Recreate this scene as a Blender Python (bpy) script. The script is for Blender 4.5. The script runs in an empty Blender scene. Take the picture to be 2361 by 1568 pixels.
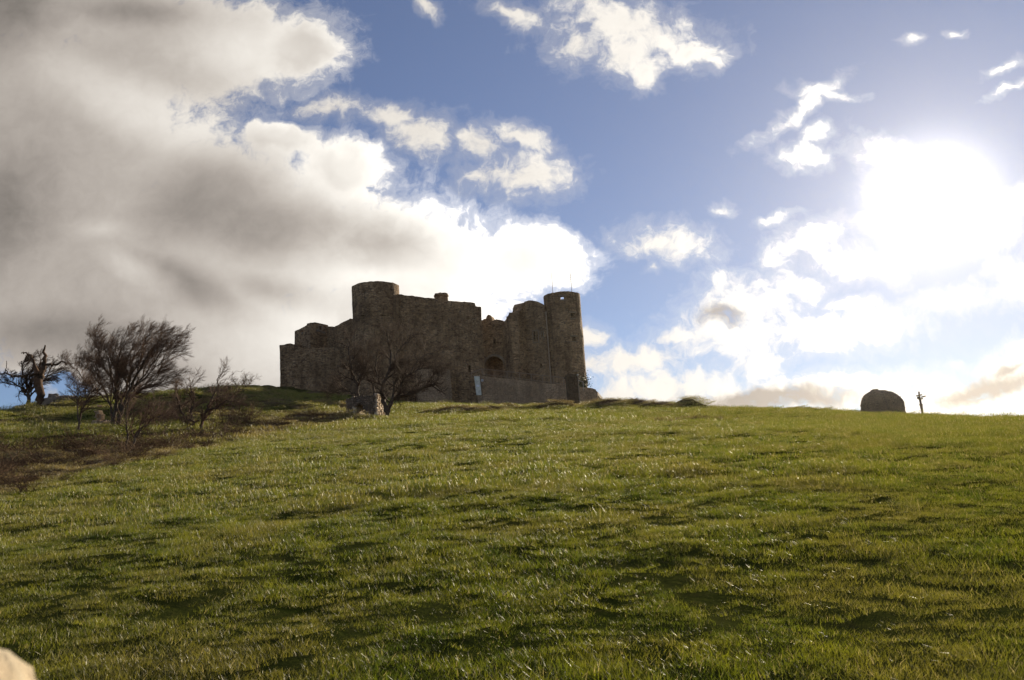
import bpy, bmesh, math, random
import numpy as np
from mathutils import Vector, Matrix, noise

random.seed(7); rng = np.random.default_rng(7)
sc = bpy.context.scene
COL = sc.collection
R = math.radians

# ------------------------------------------------------------------ camera
FQ = 1800.0                      # focal length in units of a 2361 px wide picture
PITCH, ROLL = R(10.5), 0.065
EYE = Vector((0, 0, 1.6))
cr, sr = math.cos(ROLL), math.sin(ROLL)
ct, st = math.cos(PITCH), math.sin(PITCH)
cd = bpy.data.cameras.new('camera'); cam = bpy.data.objects.new('camera', cd); COL.objects.link(cam)
cd.sensor_width = 36.0; cd.lens = 36.0 * FQ / 2361.0
cd.clip_start = 0.05; cd.clip_end = 20000
fwd = Vector((0, ct, st)); up0 = Vector((0, -st, ct)); rt0 = Vector((1, 0, 0))
rt = rt0 * cr - up0 * sr          # image right / up in the world
up = rt0 * sr + up0 * cr
cam.matrix_world = Matrix((( rt.x, up.x, -fwd.x, EYE.x), (rt.y, up.y, -fwd.y, EYE.y), (rt.z, up.z, -fwd.z, EYE.z), (0, 0, 0, 1)))
cd.dof.use_dof = True; cd.dof.focus_distance = 22.0; cd.dof.aperture_fstop = 5.6
sc.camera = cam

def ray(qx, qy):
    a, b = qx - 1180.5, 784.0 - qy
    return rt * a + up * b + fwd * FQ
def at(qx, qy, Y):
    r = ray(qx, qy); return EYE + r * (Y / r.y)
def uv(qx, qy):
    r = ray(qx, qy); return r.x / r.y, r.z / r.y

# ------------------------------------------------------------------ sun, sky, exposure
SUND = ray(2149, 462).normalized()
SUN_EL = math.asin(SUND.z); SUN_AZ = math.atan2(SUND.x, SUND.y)
sl = bpy.data.lights.new('sun', 'SUN'); so = bpy.data.objects.new('sun', sl); COL.objects.link(so)
sl.energy = 5.0; sl.angle = R(0.55); sl.color = (1.0, 0.86, 0.64)
so.rotation_euler = (-SUND).to_track_quat('-Z', 'Y').to_euler()
sc.view_settings.view_transform = 'Standard'; sc.view_settings.look = 'None'
sc.view_settings.gamma = 1.0; sc.view_settings.exposure = 0.69
sc.cycles.use_denoising = True
try: sc.cycles.denoiser = 'OPENIMAGEDENOISE'; sc.cycles.denoising_prefilter = 'ACCURATE'; sc.cycles.denoising_input_passes = 'RGB_ALBEDO_NORMAL'
except Exception: pass
try: sc.cycles.sample_clamp_indirect = 4.0
except Exception: pass
sc.cycles.max_bounces = 6; sc.cycles.transparent_max_bounces = 8

class NT:
    """small helper for node trees"""
    def __init__(s, tree):
        s.t = tree; tree.nodes.clear()
    def n(s, typ, **kw):
        nd = s.t.nodes.new(typ)
        for k, v in kw.items():
            if k.startswith('i_'):
                key = k[2:]; key = int(key) if key.isdigit() else key
                s.put(nd.inputs[key], v)
            else: setattr(nd, k, v)
        return nd
    def put(s, sock, v):
        if isinstance(v, bpy.types.NodeSocket): s.t.links.new(v, sock)
        elif isinstance(v, bpy.types.Node): s.t.links.new(v.outputs[0], sock)
        else: sock.default_value = v
    def m(s, op, a, b=None, c=None, clamp=False):
        nd = s.t.nodes.new('ShaderNodeMath'); nd.operation = op; nd.use_clamp = clamp
        s.put(nd.inputs[0], a)
        if b is not None: s.put(nd.inputs[1], b)
        if c is not None: s.put(nd.inputs[2], c)
        return nd.outputs[0]
    def vm(s, op, a, b=None, scale=None):
        nd = s.t.nodes.new('ShaderNodeVectorMath'); nd.operation = op
        s.put(nd.inputs[0], a)
        if b is not None: s.put(nd.inputs[1], b)
        if scale is not None: s.put(nd.inputs['Scale'], scale)
        return nd.outputs['Value'] if op in ('LENGTH', 'DOT_PRODUCT', 'DISTANCE') else nd.outputs[0]
    def noise(s, vec, scale, detail=4, rough=0.5, dist=0.0, color=False):
        nd = s.n('ShaderNodeTexNoise'); s.put(nd.inputs['Vector'], vec)
        nd.inputs['Scale'].default_value = scale; nd.inputs['Detail'].default_value = detail
        nd.inputs['Roughness'].default_value = rough; nd.inputs['Distortion'].default_value = dist
        return nd.outputs['Color'] if color else nd.outputs[0]
    def mr(s, v, a, b, c=0.0, d=1.0, smooth=True):
        nd = s.n('ShaderNodeMapRange'); nd.interpolation_type = 'SMOOTHSTEP' if smooth else 'LINEAR'
        s.put(nd.inputs['Value'], v)
        for k, x in zip(('From Min', 'From Max', 'To Min', 'To Max'), (a, b, c, d)): s.put(nd.inputs[k], x)
        return nd.outputs[0]
    def mix(s, f, a, b, blend='MIX'):
        nd = s.n('ShaderNodeMix', data_type='RGBA', blend_type=blend)
        s.put(nd.inputs[0], f); s.put(nd.inputs[6], a); s.put(nd.inputs[7], b)
        return nd.outputs[2]

def rgb(r, g, b): return (r, g, b, 1.0)

world = bpy.data.worlds.new('World'); sc.world = world; world.use_nodes = True
def build_world():
    w = NT(world.node_tree)
    out = w.n('ShaderNodeOutputWorld'); bg = w.n('ShaderNodeBackground')
    STR = 0.1
    sky = w.n('ShaderNodeTexSky'); sky.sky_type = 'NISHITA'; sky.sun_disc = False
    sky.sun_elevation = SUN_EL; sky.sun_rotation = SUN_AZ; sky.altitude = 500
    sky.air_density = 1.0; sky.dust_density = 0.05; sky.ozone_density = 2.6
    D = w.n('ShaderNodeTexCoord').outputs['Generated']
    sep = w.n('ShaderNodeSeparateXYZ'); w.put(sep.inputs[0], D)
    X, Y, Z = sep.outputs
    ys = w.m('MAXIMUM', Y, 0.05)
    U = w.m('DIVIDE', X, ys); V = w.m('DIVIDE', Z, ys)
    cx = w.n('ShaderNodeCombineXYZ'); w.put(cx.inputs[0], U); w.put(cx.inputs[1], V)
    P = cx.outputs[0]
    # domain warp
    w1 = w.noise(P, 5.0, 3, 0.55, color=True)
    w1 = w.vm('SCALE', w.vm('SUBTRACT', w1, (0.5, 0.5, 0.5)), scale=0.05)
    w2 = w.noise(P, 19.0, 3, 0.6, color=True)
    w2 = w.vm('SCALE', w.vm('SUBTRACT', w2, (0.5, 0.5, 0.5)), scale=0.042)
    Pw = w.vm('MULTIPLY', w.vm('ADD', w.vm('ADD', P, w1), w2), (1, 1, 0))
    def blobs(vec, lst, k, grow=1.0):
        # each ellipse waits for the one before it (through z, which the huge z scale cancels): keeps the shader stack small
        acc = None; sp = w.n('ShaderNodeSeparateXYZ'); w.put(sp.inputs[0], vec)
        for (qx, qy, rx, ry, ang, off) in lst:
            u, v = uv(qx, qy)
            mp = w.n('ShaderNodeMapping', vector_type='TEXTURE')
            cb = w.n('ShaderNodeCombineXYZ'); w.put(cb.inputs[0], sp.outputs[0]); w.put(cb.inputs[1], sp.outputs[1])
            if acc is not None: w.put(cb.inputs[2], acc)
            w.put(mp.inputs[0], cb.outputs[0])
            mp.inputs['Location'].default_value = (u, v, 0)
            mp.inputs['Rotation'].default_value = (0, 0, R(ang) - ROLL)
            mp.inputs['Scale'].default_value = (rx * grow / FQ, ry * grow / FQ, 1e6)
            d = w.vm('LENGTH', mp.outputs[0])
            if off: d = w.m('ADD', d, off)
            acc = d if acc is None else w.m('SMOOTH_MIN', acc, d, k)
        return acc
    # big bank: lower left of the sky
    big = [(60, 420, 520, 560, 0, 0), (400, 110, 400, 175, 0, 0), (690, 118, 150, 82, 8, 0), (560, 520, 440, 240, -8, 0),
           (930, 600, 330, 165, -10, 0), (1210, 592, 165, 88, -5, 0), (790, 380, 120, 85, -10, 0), (420, 800, 560, 150, 0, 0),
           (900, 760, 330, 150, 0, 0), (480, 930, 700, 130, 0, 0), (640, 320, 120, 55, 0, 0.05), (150, 20, 300, 120, 0, 0), (330, 660, 420, 170, 0, 0)]
    small = [(968, 318, 75, 50, -20, 0), (1100, 338, 70, 40, 0, 0.1), (1200, 322, 70, 30, -12, 0.1), (1215, 405, 85, 52, 0, 0), (1130, 400, 80, 40, 30, 0.15),
             (905, 262, 70, 28, -18, 0.12), (760, 250, 90, 30, 5, 0.25), (1445, 60, 150, 75, -10, 0), (1330, 105, 60, 50, 0, 0.1), (1440, 120, 120, 50, 0, 0.05),
             (1490, 160, 40, 45, -20, 0.1), (1592, 108, 80, 36, -5, 0.05), (1650, 135, 30, 22, 40, 0.15), (1180, 35, 100, 26, -20, 0.3), (985, 12, 35, 20, -20, 0.2),
             (1535, 568, 100, 38, -8, 0.05), (1500, 612, 25, 15, 0, 0.2), (1850, 240, 105, 17, 35, 0.05), (1900, 216, 55, 15, -10, 0.1), (1855, 352, 58, 28, -5, 0.2), (1880, 298, 28, 22, 0, 0.1),
             (1800, 495, 48, 15, 8, 0.1), (1715, 715, 100, 66, 0, 0), (1700, 775, 130, 50, 0, 0), (1870, 768, 165, 42, 6, 0), (1740, 838, 75, 48, 0, 0.1), (2030, 748, 50, 30, 0, 0.1),
             (1845, 652, 72, 34, -12, 0.1), (1780, 590, 40, 26, 20, 0.15), (2045, 355, 85, 36, -20, 0.05), (2125, 430, 85, 55, 0, 0), (1885, 552, 90, 34, 10, 0.05),
             (1960, 605, 100, 38, -5, 0), (2085, 590, 80, 26, 20, 0.05), (2250, 530, 120, 42, 20, 0), (2340, 470, 60, 28, 30, 0.1),
             (1475, 830, 130, 34, 8, 0), (1365, 838, 50, 26, 0, 0.1), (1570, 782, 80, 20, 0, 0.2), (1560, 892, 150, 44, 6, 0), (1400, 905, 80, 32, 0, 0), (1760, 912, 360, 42, 2, 0),
             (2000, 880, 150, 28, 8, 0), (1960, 705, 75, 20, -6, 0.15), (2230, 690, 100, 26, 8, 0.05), (2350, 655, 50, 45, 20, 0.1), (2240, 895, 160, 34, 14, 0),
             (2340, 855, 140, 42, 22, 0), (2190, 925, 260, 34, 0, 0), (2100, 85, 28, 14, 20, 0.25), (2195, 68, 24, 12, 0, 0.3), (1990, 505, 26, 14, 30, 0.3), (1665, 478, 30, 16, 0, 0.35), (2080, 745, 40, 12, 0, 0.3), (1760, 655, 36, 14, 10, 0.2), (2190, 835, 24, 9, 0, 0.2), (2310, 165, 45, 14, 30, 0.15), (2320, 215, 50, 9, 25, 0.2), (1350, 780, 40, 30, 0, 0.1)]
    dB = blobs(Pw, big, 0.25); dS = blobs(Pw, small, 0.12, 1.18)
    nA = w.m('SUBTRACT', w.noise(Pw, 13.0, 9, 0.62), 0.5); nB = w.m('SUBTRACT', w.noise(Pw, 42.0, 7, 0.66), 0.5)
    nz = w.m('ADD', w.m('MULTIPLY', nA, 0.9), w.m('MULTIPLY', nB, 0.6))
    fB = w.m('ADD', w.m('SUBTRACT', 1.0, dB), w.m('MULTIPLY', nz, 1.15))
    fS = w.m('ADD', w.m('SUBTRACT', 1.0, dS), w.m('ADD', w.m('MULTIPLY', nA, 2.1), w.m('MULTIPLY', nB, 1.9)))
    aB = w.mr(fB, -0.10, 0.26); aS = w.mr(fS, -0.25, 0.72)
    aB = w.m('MAXIMUM', aB, w.mr(fB, -0.28, 0.05, 0.0, 0.30)); aS = w.m('MAXIMUM', aS, w.mr(fS, -0.75, 0.25, 0.0, 0.22))
    gap = w.m('ADD', blobs(Pw, [(10, 905, 120, 62, 8, 0), (150, 885, 60, 26, 0, 0.1)], 0.2), w.m('MULTIPLY', nz, 0.9))
    aB = w.m('MULTIPLY', aB, w.mr(gap, 0.65, 1.15))
    # generic clouds for the rest of the sky (behind the camera, overhead)
    zz = w.m('ADD', w.m('MAXIMUM', Z, 0.0), 0.12)
    gp = w.n('ShaderNodeCombineXYZ'); w.put(gp.inputs[0], w.m('DIVIDE', X, zz)); w.put(gp.inputs[1], w.m('DIVIDE', Y, zz))
    gen = w.mr(w.noise(gp.outputs[0], 0.9, 7, 0.58), 0.50, 0.66)
    side = w.mr(w.m('DIVIDE', w.m('ABSOLUTE', X), ys), 0.75, 1.1)
    high = w.mr(V, 0.75, 1.0)
    gmask = w.m('MAXIMUM', side, high)
    gen = w.m('MULTIPLY', gen, gmask)
    inv = w.m('SUBTRACT', 1.0, gmask)
    aB = w.m('MULTIPLY', aB, inv); aS = w.m('MULTIPLY', aS, inv)
    alpha = w.m('MAXIMUM', w.m('MAXIMUM', aB, aS), gen)
    # sun proximity
    cosa = w.vm('DOT_PRODUCT', D, tuple(SUND))
    ang = w.m('ARCCOSINE', w.m('MINIMUM', cosa, 0.999999))     # radians from the sun
    near = w.m('EXPONENT', w.m('MULTIPLY', ang, -3.0))
    # thick shadowed body of the bank, thinner bright parts, lens darkening painted at left
    dark = [(480, 450, 190, 130, 25, 0.0), (820, 530, 260, 62, -3, 0.0), (600, 520, 220, 90, -10, 0), (20, 480, 170, 300, 0, 0.45), (430, 655, 190, 55, -25, 0.05), (120, 760, 280, 85, -4, 0.3),
            (0, 20, 140, 160, 0, 0.0), (330, 25, 170, 50, 0, 0.2), (640, 680, 150, 45, -15, 0.2), (300, 860, 260, 50, 0, 0.4)]
    bright = [(330, 250, 300, 75, -22, 0.0), (560, 110, 190, 80, -5, 0.1), (240, 530, 150, 60, 0, 0.6), (330, 630, 120, 42, -28, 0.1), (790, 375, 130, 75, -15, 0), (690, 790, 300, 90, 0, 0.15), (900, 640, 180, 40, 0, 0.4),
              (640, 300, 110, 50, -10, 0), (80, 870, 120, 40, 0, .2), (1050, 480, 220, 40, -22, 0)]
    P3 = w.vm('MULTIPLY', w.vm('ADD', P, w.vm('SCALE', w1, scale=0.8)), (1, 1, 0))
    lf = w.noise(P, 5.0, 3, 0.5); lfc = w.m('MULTIPLY', w.m('SUBTRACT', lf, 0.5), 0.7)
    dk = w.mr(w.m('ADD', blobs(P3, dark, 0.4), lfc), 1.45, 0.25); br = w.mr(w.m('ADD', blobs(P3, bright, 0.35), lfc), 1.5, 0.2)
    body = w.m('ADD', w.mr(U, -0.66, -0.16, 0.42, 0.62), w.m('MULTIPLY', lfc, 0.10))
    body = w.m('ADD', body, w.m('SUBTRACT', w.m('MULTIPLY', br, 0.22), w.m('MULTIPLY', dk, 0.22)))
    body = w.m('ADD', body, w.m('MULTIPLY', nz, 0.24))
    Uc = w.mr(w.m('ADD', U, w.m('MULTIPLY', lfc, 0.18)), -0.25, -0.02)
    thick = w.mr(w.m('ADD', w.m('SUBTRACT', 1.0, dB), w.m('ADD', w.m('MULTIPLY', nA, 1.0), lfc)), 0.05, 0.85)
    rim = w.m('MULTIPLY', w.m('SUBTRACT', 1.0, thick), w.mr(U, -0.50, -0.08, 0.08, 0.42))
    lumB = w.m('ADD', w.m('ADD', body, w.m('MULTIPLY', Uc, 0.40)), rim)
    thickS = w.mr(fS, 0.75, 1.7)
    # small clouds: white, slightly grey undersides
    under = w.mr(w.noise(Pw, 8.0, 3, 0.5), 0.40, 0.68)
    lumS = w.m('ADD', w.m('ADD', 0.66, w.m('MULTIPLY', near, 0.75)), w.m('MULTIPLY', nz, 0.30))
    lumS = w.m('SUBTRACT', lumS, w.m('MULTIPLY', w.m('MULTIPLY', thickS, under), 0.30))
    # low grey bases close to the horizon
    base = [(1760, 924, 290, 30, 2, 0), (2290, 886, 170, 28, 14, 0), (1650, 735, 50, 28, 0, 0), (2330, 845, 70, 16, 20, 0.2), (1560, 925, 70, 14, 0, 0.1)]
    dG = blobs(Pw, base, 0.2)
    gsh = w.m('MULTIPLY', w.mr(w.m('ADD', dG, w.m('MULTIPLY', nz, 1.6)), 1.2, 0.35), 0.62)
    lumS = w.m('MULTIPLY', lumS, w.m('SUBTRACT', 1.0, gsh))
    isB = w.mr(w.m('SUBTRACT', aB, aS), -0.15, 0.15)
    lum = w.m('ADD', w.m('MULTIPLY', lumB, isB), w.m('MULTIPLY', lumS, w.m('SUBTRACT', 1.0, isB)))
    lum = w.m('ADD', w.m('MULTIPLY', lum, inv), w.m('MULTIPLY', gmask, 0.80))  # unseen clouds behind and overhead brightened to add warm fill on the castle
    ccol = w.mix(w.mr(lum, 0.30, 0.95), rgb(1.0, 0.895, 0.80), rgb(1.0, 0.95, 0.875))
    sepc = w.vm('SCALE', ccol, scale=w.m('DIVIDE', lum, STR))
    # clear sky, toned towards the violet blue of the photograph
    skyc = w.mix(1.0, sky.outputs[0], w.mix(w.mr(Z, 0.0, 0.28), rgb(0.66, 0.74, 1.0), rgb(*SKY_TINT)), 'MULTIPLY')
    skyc = w.vm('SCALE', skyc, scale=w.m('SUBTRACT', 1.0, w.m('MULTIPLY', w.m('EXPONENT', w.m('MULTIPLY', ang, -3.5)), 0.4)))
    glow = w.m('MULTIPLY', w.m('EXPONENT', w.m('MULTIPLY', w.m('POWER', w.m('DIVIDE', ang, 0.047), 2.0), -1.0)), 1.5)
    for k_, a_ in ((-12.0, 0.34), (-5.5, 0.16), (-2.2, 0.14)): glow = w.m('ADD', glow, w.m('MULTIPLY', w.m('EXPONENT', w.m('MULTIPLY', ang, k_)), a_))
    glowc = w.vm('SCALE', (1.0, 0.965, 0.93), scale=w.m('DIVIDE', glow, STR))
    tot = w.mix(alpha, skyc, sepc)
    tot = w.vm('ADD', tot, glowc)
    w.put(bg.inputs[0], tot); bg.inputs[1].default_value = STR * 0.62
    w.put(out.inputs[0], bg)
SKY_TINT = (0.98, 0.86, 0.95)
build_world()
world.cycles.sampling_method = 'MANUAL'; world.cycles.sample_map_resolution = 512

# ------------------------------------------------------------------ object helpers
def tag(o, label=None, cat=None, group=None, kind=None):
    if label: o['label'] = label
    if cat: o['category'] = cat
    if group: o['group'] = group
    if kind: o['kind'] = kind
    return o
def empty(name, loc, label, cat, group=None):
    o = bpy.data.objects.new(name, None); COL.objects.link(o); o.location = loc; o.empty_display_size = 0.3
    return tag(o, label, cat, group)
def link_mesh(name, me, m, parent=None, smooth=False):
    me.materials.append(m)
    o = bpy.data.objects.new(name, me); COL.objects.link(o)
    if smooth: me.polygons.foreach_set('use_smooth', [True] * len(me.polygons))
    if parent is not None:
        o.parent = parent; o.matrix_parent_inverse = Matrix.Translation(parent.location).inverted()
    return o
class MB:
    def __init__(s): s.v = []; s.f = []
    def add(s, vs, fs):
        b = len(s.v); s.v += [tuple(v) for v in vs]; s.f += [tuple(b + i for i in f) for f in fs]
    def box(s, c, sx, sy, sz, rz=0.0, jit=0.0, tilt=0.0):
        vs = []
        M = Matrix.Rotation(rz, 3, 'Z') @ Matrix.Rotation(tilt, 3, 'Y')
        for z in (-.5, .5):
            for x, y in ((-.5, -.5), (.5, -.5), (.5, .5), (-.5, .5)):
                p = M @ Vector((x * sx, y * sy, z * sz))
                vs.append(Vector(c) + p + Vector((random.uniform(-jit, jit), random.uniform(-jit, jit), random.uniform(-jit, jit))))
        s.add(vs, [(3, 2, 1, 0), (4, 5, 6, 7), (0, 1, 5, 4), (1, 2, 6, 5), (2, 3, 7, 6), (3, 0, 4, 7)])
    def tube(s, pts, rad, n=6, cap=True):
        pts = [Vector(p) for p in pts]; base = len(s.v); L = len(pts)
        ref = Vector((0.3, 1, 0.2)).normalized()
        for i, p in enumerate(pts):
            d = (pts[min(i + 1, L - 1)] - pts[max(i - 1, 0)])
            if d.length < 1e-9: d = Vector((0, 0, 1))
            d.normalize()
            a = d.cross(ref)
            if a.length < 1e-3: a = d.cross(Vector((1, 0, 0)))
            a.normalize(); b = d.cross(a)
            r = rad[i] if hasattr(rad, '__len__') else rad
            for k in range(n):
                t = 2 * math.pi * k / n
                s.v.append(tuple(p + a * (r * math.cos(t)) + b * (r * math.sin(t))))
        for i in range(L - 1):
            for k in range(n):
                k2 = (k + 1) % n
                s.f.append((base + i * n + k, base + i * n + k2, base + (i + 1) * n + k2, base + (i + 1) * n + k))
        if cap:
            s.f.append(tuple(base + k for k in range(n))[::-1]); s.f.append(tuple(base + (L - 1) * n + k for k in range(n)))
    def build(s, name, m, parent=None, smooth=False, bevel=0.0):
        me = bpy.data.meshes.new(name); me.from_pydata(s.v, [], s.f); me.update()
        bm = bmesh.new(); bm.from_mesh(me)
        if bevel: bmesh.ops.bevel(bm, geom=bm.edges[:], offset=bevel, segments=1, affect='EDGES')
        bmesh.ops.recalc_face_normals(bm, faces=bm.faces[:]); bm.to_mesh(me); bm.free()
        return link_mesh(name, me, m, parent, smooth)

# ------------------------------------------------------------------ materials
def new_mat(name):
    m = bpy.data.materials.new(name); m.use_nodes = True
    return m, NT(m.node_tree)
def finish(w, color, rough, bump=None, strength=0.5, dist=0.05, spec=0.3, metal=0.0):
    p = w.n('ShaderNodeBsdfPrincipled'); o = w.n('ShaderNodeOutputMaterial')
    w.put(p.inputs['Base Color'], color); w.put(p.inputs['Roughness'], rough)
    p.inputs['Specular IOR Level'].default_value = spec; p.inputs['Metallic'].default_value = metal
    if bump is not None:
        b = w.n('ShaderNodeBump'); w.put(b.inputs['Height'], bump); b.inputs['Strength'].default_value = strength; b.inputs['Distance'].default_value = dist
        w.put(p.inputs['Normal'], b)
    w.put(o.inputs[0], p); return p
def masonry(name, tones, scale=3.0, mortar=(0.16, 0.13, 0.10), bump=1.0, dist=0.12, squash=2.0, edge=0.10):
    m, w = new_mat(name)
    pos = w.n('ShaderNodeNewGeometry').outputs['Position']
    wob = w.vm('SCALE', w.vm('SUBTRACT', w.noise(pos, 1.3, 2, 0.5, color=True), (0.5, 0.5, 0.5)), scale=0.25)
    v = w.vm('MULTIPLY', w.vm('ADD', pos, wob), (1.0, 1.0, squash))
    vo = w.n('ShaderNodeTexVoronoi'); vo.feature = 'F1'; w.put(vo.inputs['Vector'], v); vo.inputs['Scale'].default_value = scale; vo.inputs['Randomness'].default_value = 0.8
    ve = w.n('ShaderNodeTexVoronoi'); ve.feature = 'DISTANCE_TO_EDGE'; w.put(ve.inputs['Vector'], v); ve.inputs['Scale'].default_value = scale; ve.inputs['Randomness'].default_value = 0.8
    ramp = w.n('ShaderNodeValToRGB'); sp = w.n('ShaderNodeSeparateColor'); w.put(sp.inputs[0], vo.outputs['Color']); w.put(ramp.inputs[0], sp.outputs[0])
    cr_ = ramp.color_ramp
    for i, t in enumerate(tones):
        e = cr_.elements[i] if i < 2 else cr_.elements.new(0.5)
        e.position = i / (len(tones) - 1) if len(tones) > 1 else 0; e.color = rgb(*t)
    big = w.noise(pos, 0.28, 5, 0.6); mid = w.noise(pos, 1.8, 4, 0.6); fn = w.noise(pos, 14.0, 4, 0.6)
    c = w.mix(w.mr(ve.outputs[0], 0.0, edge), rgb(*mortar), ramp.outputs[0])
    c = w.mix(w.mr(big, 0.36, 0.64, 0.0, 0.6), c, rgb(tones[0][0] * .6, tones[0][1] * .6, tones[0][2] * .62))
    c = w.mix(w.mr(mid, 0.45, 0.70, 0.0, 0.4), c, rgb(tones[-1][0] * 1.25, tones[-1][1] * 1.2, tones[-1][2] * 1.1))
    c = w.mix(w.mr(fn, 0.42, 0.8, 0.0, 0.5), c, rgb(0.07, 0.052, 0.04))
    stv = w.noise(w.vm('MULTIPLY', pos, (1.0, 1.0, 0.14)), 0.9, 4, 0.6)
    c = w.mix(w.mr(stv, 0.50, 0.70, 0.0, 0.55), c, rgb(tones[0][0] * .5, tones[0][1] * .52, tones[0][2] * .6))
    h = w.m('ADD', w.mr(ve.outputs[0], 0.0, 0.22), w.m('ADD', w.m('MULTIPLY', sp.outputs[1], 0.6), w.m('MULTIPLY', fn, 0.5)))
    finish(w, c, 0.92, h, bump, dist, spec=0.15); return m
M = {}
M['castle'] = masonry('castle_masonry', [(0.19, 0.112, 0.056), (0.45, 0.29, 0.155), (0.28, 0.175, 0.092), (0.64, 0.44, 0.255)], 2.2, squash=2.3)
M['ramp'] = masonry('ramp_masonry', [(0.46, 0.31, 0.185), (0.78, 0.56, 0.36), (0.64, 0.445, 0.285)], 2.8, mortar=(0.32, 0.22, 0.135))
M['ruin'] = masonry('ruin_masonry', [(0.30, 0.22, 0.16), (0.50, 0.40, 0.30), (0.38, 0.28, 0.2)], 4.0, squash=1.8)
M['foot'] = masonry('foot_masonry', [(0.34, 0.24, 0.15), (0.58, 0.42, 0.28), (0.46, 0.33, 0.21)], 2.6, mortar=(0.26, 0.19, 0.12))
M['pillar'] = masonry('pillar_masonry', [(0.10, 0.07, 0.045), (0.18, 0.125, 0.08), (0.14, 0.095, 0.06)], 3.0)
M['hut'] = masonry('hut_masonry', [(0.34, 0.27, 0.18), (0.50, 0.41, 0.28), (0.42, 0.33, 0.24)], 5.0, squash=2.2, dist=0.12)
def stone_mat(name, a, b, sc_=2.5, rough=0.9):
    m, w = new_mat(name); pos = w.n('ShaderNodeNewGeometry').outputs['Position']
    n1 = w.noise(pos, sc_, 6, 0.6); n2 = w.noise(pos, sc_ * 9, 5, 0.65)
    rnd = w.n('ShaderNodeNewGeometry').outputs['Random Per Island']
    c = w.mix(w.mr(n1, 0.35, 0.65), rgb(*a), rgb(*b)); c = w.mix(w.mr(rnd, 0, 1, 0, 0.55, False), c, rgb(a[0] * .6, a[1] * .55, a[2] * .5))
    c = w.mix(w.mr(n2, 0.4, 0.75, 0, 0.5), c, rgb(a[0] * .5, a[1] * .5, a[2] * .48))
    finish(w, c, rough, w.m('ADD', n1, w.m('MULTIPLY', n2, 0.6)), 0.9, 0.04, spec=0.2); return m
M['pale_stone'] = stone_mat('pale_stone', (0.78, 0.63, 0.47), (0.90, 0.78, 0.62), 4.0)  # also on the ruin end, where sunlight is put into this tone
M['warm_stone'] = stone_mat('warm_stone', (0.46, 0.32, 0.20), (0.64, 0.48, 0.32), 4.0)
M['near_stone'] = stone_mat('near_stone', (0.78, 0.62, 0.42), (0.86, 0.74, 0.54), 14.0)
M['grey_stone'] = stone_mat('grey_stone', (0.20, 0.165, 0.13), (0.32, 0.27, 0.21), 2.0)
M['bark'] = stone_mat('bark', (0.085, 0.062, 0.045), (0.14, 0.105, 0.075), 6.0)
M['dead_bark'] = stone_mat('dead_bark', (0.05, 0.032, 0.022), (0.15, 0.085, 0.048), 1.6)
def twig_mat(name, c1, c2, rough=0.5, spec=0.5):
    m, w = new_mat(name); g = w.n('ShaderNodeNewGeometry')
    c = w.mix(g.outputs['Random Per Island'], rgb(*c1), rgb(*c2))
    finish(w, c, rough, spec=spec); return m
M['twig'] = twig_mat('twig', (0.036, 0.019, 0.012), (0.10, 0.058, 0.034), 0.8, 0.08)
M['fine_twig'] = twig_mat('fine_twig', (0.060, 0.034, 0.022), (0.20, 0.125, 0.08), 0.75, 0.10)
M['bramble'] = twig_mat('bramble', (0.060, 0.034, 0.018), (0.20, 0.125, 0.068), 0.8, 0.08)
M['wood'] = stone_mat('weathered_wood', (0.20, 0.14, 0.09), (0.27, 0.19, 0.12), 8.0)
M['board'] = stone_mat('sign_board', (0.34, 0.26, 0.12), (0.42, 0.32, 0.16), 8.0)
def plain(name, c, rough=0.6, metal=0.0, sc_=9.0, var=0.25):
    m, w = new_mat(name); pos = w.n('ShaderNodeNewGeometry').outputs['Position']
    n1 = w.noise(pos, sc_, 5, 0.6)
    cc = w.mix(w.mr(n1, 0.35, 0.7), rgb(*c), rgb(*(x * (1 - var) for x in c)))
    finish(w, cc, rough, n1, 0.2, 0.01, metal=metal); return m
M['rail'] = plain('rail_metal', (0.34, 0.25, 0.18), 0.5, 0.0)
M['pipe'] = plain('pipe_metal', (0.34, 0.26, 0.18), 0.55, 0.2)
M['pale_metal'] = plain('pale_metal', (0.55, 0.52, 0.48), 0.35, 0.4)
M['door'] = plain('painted_door', (0.72, 0.72, 0.62), 0.6, 0.0, 3.0)
M['paper'] = plain('notice_white', (0.80, 0.80, 0.82), 0.6, var=0.05)
M['ink'] = plain('notice_ink', (0.08, 0.08, 0.10), 0.6)
M['dark'] = plain('recess_shade', (0.05, 0.04, 0.032), 0.9)
M['ivy'] = None

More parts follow.
